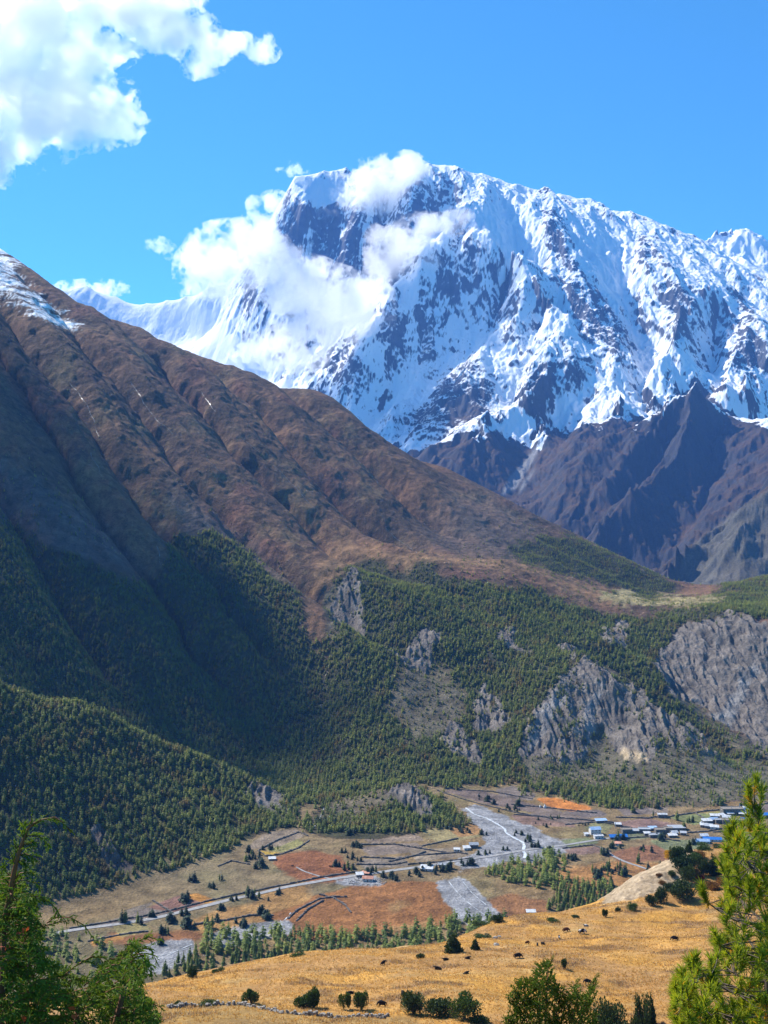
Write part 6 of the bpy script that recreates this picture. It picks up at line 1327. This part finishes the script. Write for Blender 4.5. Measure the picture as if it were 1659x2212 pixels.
def build_leafy_bush():
    r = random.Random(91); d0 = 30.0; c = near(1165, 0, d0); zb = float(ground0(c.x, c.y)); root = empty('juniper_tree', (c.x, c.y, zb)); inv = -root.location
    tag(root, 'bright green leafy juniper bush rising from the lower frame between meadow and pine', 'tree')
    k = d0 / F; S, ST = [], []
    mass = [[(1098, 2155), (1120, 2122), (1150, 2118), (1158, 2098), (1172, 2075), (1188, 2084), (1190, 2110), (1205, 2125), (1222, 2150), (1232, 2200), (1234, 2330), (1090, 2330), (1104, 2190)], [(1222, 2175), (1232, 2150), (1244, 2125), (1250, 2150), (1268, 2150), (1288, 2115), (1286, 2150), (1278, 2180), (1262, 2215), (1258, 2330), (1215, 2330)], [(1092, 2200), (1130, 2196), (1150, 2212), (1150, 2330), (1080, 2330)], [(1235, 2215), (1270, 2195), (1290, 2190), (1285, 2220), (1250, 2330)]]
    cnt = 0
    while cnt < 2600:
        u, v = r.uniform(1080, 1292), r.uniform(2070, 2330)
        if not any(inside(m, u, v) for m in mass): continue
        cnt += 1; a = r.uniform(.5, 2.6); L = r.uniform(9, 20); du, dv = math.cos(a) * L, -math.sin(a) * L * .8; cu = 1165 if u < 1225 else 1255; d = d0 + r.uniform(-1, 1) * k * max(15, 60 - abs(u - cu)) * .8
        spray([near(u, v, d), near(u + du * .5, v + dv * .6, d), near(u + du, v + dv, d)], 4, S, ST, r, 6 * k, 4, 2.1 * k, .008)
    for q in ([(1186, 2090), (1190, 2076), (1196, 2064)], [(1180, 2092), (1178, 2078), (1176, 2072)], [(1240, 2140), (1244, 2124), (1252, 2112)], [(1278, 2130), (1286, 2114), (1294, 2104)], [(1272, 2150), (1280, 2135), (1286, 2122)]):
        for _ in range(4): spray([near(u + r.uniform(-4, 4), v + r.uniform(-3, 3), d0) for u, v in q], 4, S, ST, r, 6 * k, 6, 1.4 * k, .01)
    V, Fa = strips([([p + inv for p in q], w) for q, w in S]); m = MB(); m.v, m.f = V, Fa; m.build('foliage', M_SPRAY, root)
    b = MB()
    for q, rad in ST[::3]: b.tube([p + inv for p in q], [rad, rad * .7, rad * .3], 3, False)
    for u, v in ((1165, 2120), (1185, 2085), (1130, 2150), (1210, 2150), (1250, 2150), (1280, 2140)):
        t = near(u, v, d0) + inv; b.tube([(0, 0, -.2), (t.x * .4, 0, t.z * .55), tuple(t)], [.05, .03, .01], 6)
    b.build('stems', M_STEM, root, True)
build_leafy_bush()
# ------------------------------------------------------------------ clouds: closed lumpy bodies filled with an even white scattering medium
def gnoise3(x, y, z, seed):
    ix, iy, iz = np.floor(x), np.floor(y), np.floor(z); fx, fy, fz = (x - ix).astype(np.float32), (y - iy).astype(np.float32), (z - iz).astype(np.float32)
    s = lambda f: f * f * f * (f * (f * 6 - 15) + 10)
    u, v, w = s(fx), s(fy), s(fz); out = 0
    for c in (0, 1):
        pl = []
        for b in (0, 1):
            r = []
            for a in (0, 1):
                h = _hash(ix + a, iy + b + (iz + c) * 57, seed); t = h * np.float32(6.2832); zz = np.float32(2) * _hash(ix + a + 91, iy + b + (iz + c) * 57, seed + 3) - 1
                q = np.sqrt(np.clip(1 - zz * zz, 0, 1))
                r.append(np.cos(t) * q * (fx - a) + np.sin(t) * q * (fy - b) + zz * (fz - c))
            pl.append(r[0] * (1 - u) + r[1] * u)
        out = out + (pl[0] * (1 - v) + pl[1] * v) * (w if c else 1 - w)
    return out * 1.4

def surface_nets(f):
    s = f > 0; A = s[:-1, :-1, :-1]; cs = np.zeros(A.shape, np.int8)
    corners = [(a, b, c) for a in (0, 1) for b in (0, 1) for c in (0, 1)]
    sl = lambda o: tuple(slice(k, k + n) for k, n in zip(o, A.shape))
    for o in corners: cs += s[sl(o)]
    act = (cs > 0) & (cs < 8); idx = np.full(A.shape, -1, np.int64); I = np.argwhere(act); idx[act] = np.arange(len(I))
    acc = np.zeros((len(I), 3)); cnt = np.zeros(len(I))
    val = {o: f[I[:, 0] + o[0], I[:, 1] + o[1], I[:, 2] + o[2]] for o in corners}
    for o in corners:
        for ax in range(3):
            if o[ax]: continue
            p = list(o); p[ax] = 1; p = tuple(p); a, b = val[o], val[p]; m = (a > 0) != (b > 0)
            t = np.where(m, a / np.where(m, a - b, 1), 0); q = np.array(o, float)[None].repeat(len(I), 0); q[:, ax] += t
            acc += q * m[:, None]; cnt += m
    V = I + acc / np.maximum(cnt, 1)[:, None]; Q = []
    for ax in range(3):
        b, c = [k for k in range(3) if k != ax]
        lo = [slice(None)] * 3; hi = [slice(None)] * 3; lo[ax] = slice(0, -1); hi[ax] = slice(1, None)
        e = s[tuple(lo)] != s[tuple(hi)]; J = np.argwhere(e); ok = (J[:, b] > 0) & (J[:, c] > 0) & (J[:, b] < A.shape[b]) & (J[:, c] < A.shape[c]) & (J[:, ax] < A.shape[ax]); J = J[ok]
        def g(db, dc):
            K = J.copy(); K[:, b] -= db; K[:, c] -= dc; return idx[K[:, 0], K[:, 1], K[:, 2]]
        q = np.stack([g(1, 1), g(0, 1), g(0, 0), g(1, 0)], 1)
        fwd = s[J[:, 0], J[:, 1], J[:, 2]] ^ (ax == 1)
        q[fwd] = q[fwd][:, ::-1]; Q.append(q)
    Q = np.concatenate(Q); return V, Q[(Q >= 0).all(1)]

def cloud_mat(name, dens):
    m = bpy.data.materials.new(name); m.use_nodes = True; t = m.node_tree; t.nodes.clear()
    o = t.nodes.new('ShaderNodeOutputMaterial'); v = t.nodes.new('ShaderNodeVolumeScatter')
    v.inputs['Color'].default_value = (1, 1, 1, 1); v.inputs['Density'].default_value = dens; v.inputs['Anisotropy'].default_value = 0.75
    t.links.new(v.outputs[0], o.inputs['Volume']); return m

def cloud(label, d, blobs, offs=None, cell=3.0, deep=0.75, wisp=0.62, wl=52.0, mat=None, seed=0, octv=6, veil=0.10):
    B = np.array(blobs, float); k = d / F
    pad = 26
    lo = np.array([(B[:, 0] - B[:, 2]).min() - pad, 0, (B[:, 1] - B[:, 3]).min() - pad]); hi = np.array([(B[:, 0] + B[:, 2]).max() + pad, 0, (B[:, 1] + B[:, 3]).max() + pad])
    rd = np.maximum(np.minimum(B[:, 2], B[:, 3] * 1.5) * deep, 6); R = rd.max() + pad + (max(map(abs, offs)) if offs else 0); lo[1], hi[1] = -R, R
    n = np.ceil((hi - lo) / cell).astype(int) + 1
    gu, gw, gv = np.meshgrid(*[lo[i] + cell * np.arange(n[i]) for i in range(3)], indexing='ij')
    gu, gw, gv = gu.astype(np.float32), gw.astype(np.float32), gv.astype(np.float32)
    f = np.full(gu.shape, -9.0, np.float32); r_ = random.Random(seed)
    for (u, v, ru, rv), q in zip(B, rd):
        off = r_.uniform(-.3, .3) * q if offs is None else offs.pop(0)
        e = 1 - np.sqrt(((gu - u) / ru) ** 2 + ((gw - off) / q) ** 2 + ((gv - v) / rv) ** 2)
        e = e * min(1.0, min(ru, rv) / 26.0 + .35)
        h = np.clip(0.5 + 0.5 * (e - f) / 0.22, 0, 1); f = f * (1 - h) + e * h + 0.22 * h * (1 - h)
    band = np.abs(f) < wisp * 1.25; a, w, amp = 0, wl, 1.0; x, y, z = gu[band], gw[band], gv[band]; tot = 0
    for o in range(octv):
        nz = gnoise3(x / w + 13.7 * seed, y / w + 3.1, z / w + 7.7 * seed, 900 + 7 * seed + o)
        a = a + amp * (nz if o < 1 else 0.55 - 2 * np.abs(nz)); tot += amp; amp *= 0.66; w /= 2.1
    f[band] += wisp * (a / tot * 6.6 - 0.28)
    root = None
    for nm, g, mt in (('cloud', f, mat), ('veil', f + veil, CL_V))[:2 if veil else 1]:
        g = g.copy(); g[0] = g[-1] = -1; g[:, 0] = g[:, -1] = -1; g[:, :, 0] = g[:, :, -1] = -1
        V, Q = surface_nets(g)
        uu, dd, vv = lo[0] + cell * V[:, 0], d + (lo[1] + cell * V[:, 1]) * k, lo[2] + cell * V[:, 2]
        o = mesh_np(nm, np.stack([(uu - U0) * k, dd, -(vv - V0) * k], 1), Q, mt, True, parent=root)
        if root is None: root = tag(o, label, 'cloud', 'clouds round the peaks')
    return root

CL_V = cloud_mat('cloud_veil', 0.0022)
CL_T, CL_M, CL_S = cloud_mat('cloud_vapour', 0.0050), cloud_mat('thin_vapour', 0.006), cloud_mat('sky_cloud_vapour', 0.0026)
cloud('large white cloud bank lying across the lower left flank of the snow mountain', 9700, [(435, 590, 38, 40), (490, 555, 62, 48), (545, 545, 60, 46), (592, 570, 54, 32), (645, 610, 66, 36), (700, 645, 76, 44), (765, 665, 60, 42), (800, 650, 32, 30), (690, 705, 66, 28), (640, 715, 40, 24), (600, 755, 66, 28), (645, 772, 40, 22), (745, 620, 40, 20)], mat=CL_T, seed=1)
cloud('white cloud curling over the saddle between the two main summits', 11300, [(775, 450, 44, 30), (800, 425, 55, 38), (835, 400, 46, 36), (868, 372, 40, 26), (850, 352, 44, 14), (730, 465, 26, 14)], mat=CL_T, seed=2)
cloud('ragged white cloud in the middle of the snow face below the main summit', 10350, [(848, 545, 42, 46), (880, 520, 40, 34), (930, 490, 44, 22), (975, 465, 28, 12), (870, 585, 50, 26), (900, 605, 26, 20), (925, 575, 26, 22)], mat=CL_T, seed=3)
cloud('thin torn cloud clinging to the left edge of the left summit', 11500, [(590, 440, 24, 18), (555, 440, 16, 10), (545, 478, 16, 14), (575, 492, 30, 22), (560, 520, 30, 20)], cell=2.4, mat=CL_M, seed=4, wl=26)
cloud('small wisp of cloud just above the tip of the left summit', 11650, [(636, 366, 20, 8), (628, 360, 8, 6), (720, 388, 26, 7)], cell=2.0, mat=CL_M, seed=5, wl=18)
cloud('low white cloud peeping over the distant snow saddle', 13300, [(120, 634, 30, 10), (165, 628, 40, 14), (215, 624, 38, 13), (240, 632, 16, 10)], cell=2.4, mat=CL_M, seed=6, wl=24)
cloud('tiny lone cloud puff in the blue sky left of the peaks', 11500, [(340, 528, 16, 9), (356, 538, 14, 9), (375, 555, 9, 4)], cell=1.8, mat=CL_M, seed=7, wl=14)
cloud('huge bright cloud filling the upper left corner of the sky', 20000, [(-60, 120, 150, 170), (20, 110, 130, 150), (90, 200, 110, 90), (170, 262, 100, 40), (60, 40, 130, 80), (160, 50, 80, 60), (30, 300, 70, 40), (230, 225, 45, 50), (-40, 330, 60, 50), (220, 90, 60, 40), (260, 40, 50, 50)], cell=4.5, mat=CL_S, seed=8, wl=70, octv=6, deep=0.36)
cloud('long ragged tail of cloud stretching right across the blue sky', 20000, [(280, 20, 60, 40), (340, 40, 50, 40), (390, 75, 55, 34), (440, 100, 45, 24), (500, 102, 45, 18), (552, 115, 34, 16), (420, 130, 22, 26), (440, 152, 24, 8), (330, 0, 70, 30), (575, 100, 12, 18)], cell=3.2, mat=CL_S, seed=9, wl=40, octv=6)

# an unseen cloud added to shade the wooded left flank: it floats beyond the left edge of the picture, up the sun's rays
def shade_cloud():
    t, bl, of = 3300.0, [], []; pts = []
    for u, v, r in ((-120, 1080, 200), (20, 1120, 190), (130, 1190, 180), (240, 1270, 170), (340, 1360, 160), (430, 1440, 150), (520, 1510, 140), (600, 1580, 110), (-60, 1300, 170), (90, 1340, 150), (60, 870, 120), (-60, 800, 160), (140, 1010, 90), (60, 1700, 60), (150, 1740, 60), (240, 1770, 55), (330, 1790, 45), (-40, 1680, 60)):  # blobs follow the ground to be darkened; the lower ones dim the near spur
        x, y, z = on_slope(u, v, 1440.0 if v < 1650 else 950.0); pts.append((x + to_sun.x * t, y + to_sun.y * t, z + to_sun.z * t, r))
    d = sum(p[1] for p in pts) / len(pts); k = d / F
    for x, y, z, r in pts: bl.append((U0 + x / k, V0 - z / k, r / k, r / k * .6)); of.append((y - d) / k)
    cloud('broad unseen cloud beyond the left edge, added to shade the wooded slope', d, bl, of, cell=14.0, deep=1.0, wl=110.0, mat=CL_SH, seed=10, octv=4, veil=0)
CL_SH = cloud_mat('shading_cloud_vapour', 0.0032)
shade_cloud()
# ------------------------------------------------------------------ the air
def build_haze():
    m = bpy.data.materials.new('air'); m.use_nodes = True; t = m.node_tree; t.nodes.clear()
    o = t.nodes.new('ShaderNodeOutputMaterial'); v = t.nodes.new('ShaderNodeVolumePrincipled')
    v.inputs['Color'].default_value = (0.17, 0.40, 1.0, 1); v.inputs['Density'].default_value = HAZE
    v.inputs['Anisotropy'].default_value = 0.0
    t.links.new(v.outputs[0], o.inputs['Volume'])
    b = MB(); b.box(0, 7500, -520, 16500, 15200, 520 + 4150)
    h = b.build('haze', m); tag(h, kind='stuff')
    h.display_type = 'WIRE'
HAZE = 2.9e-5
build_haze()
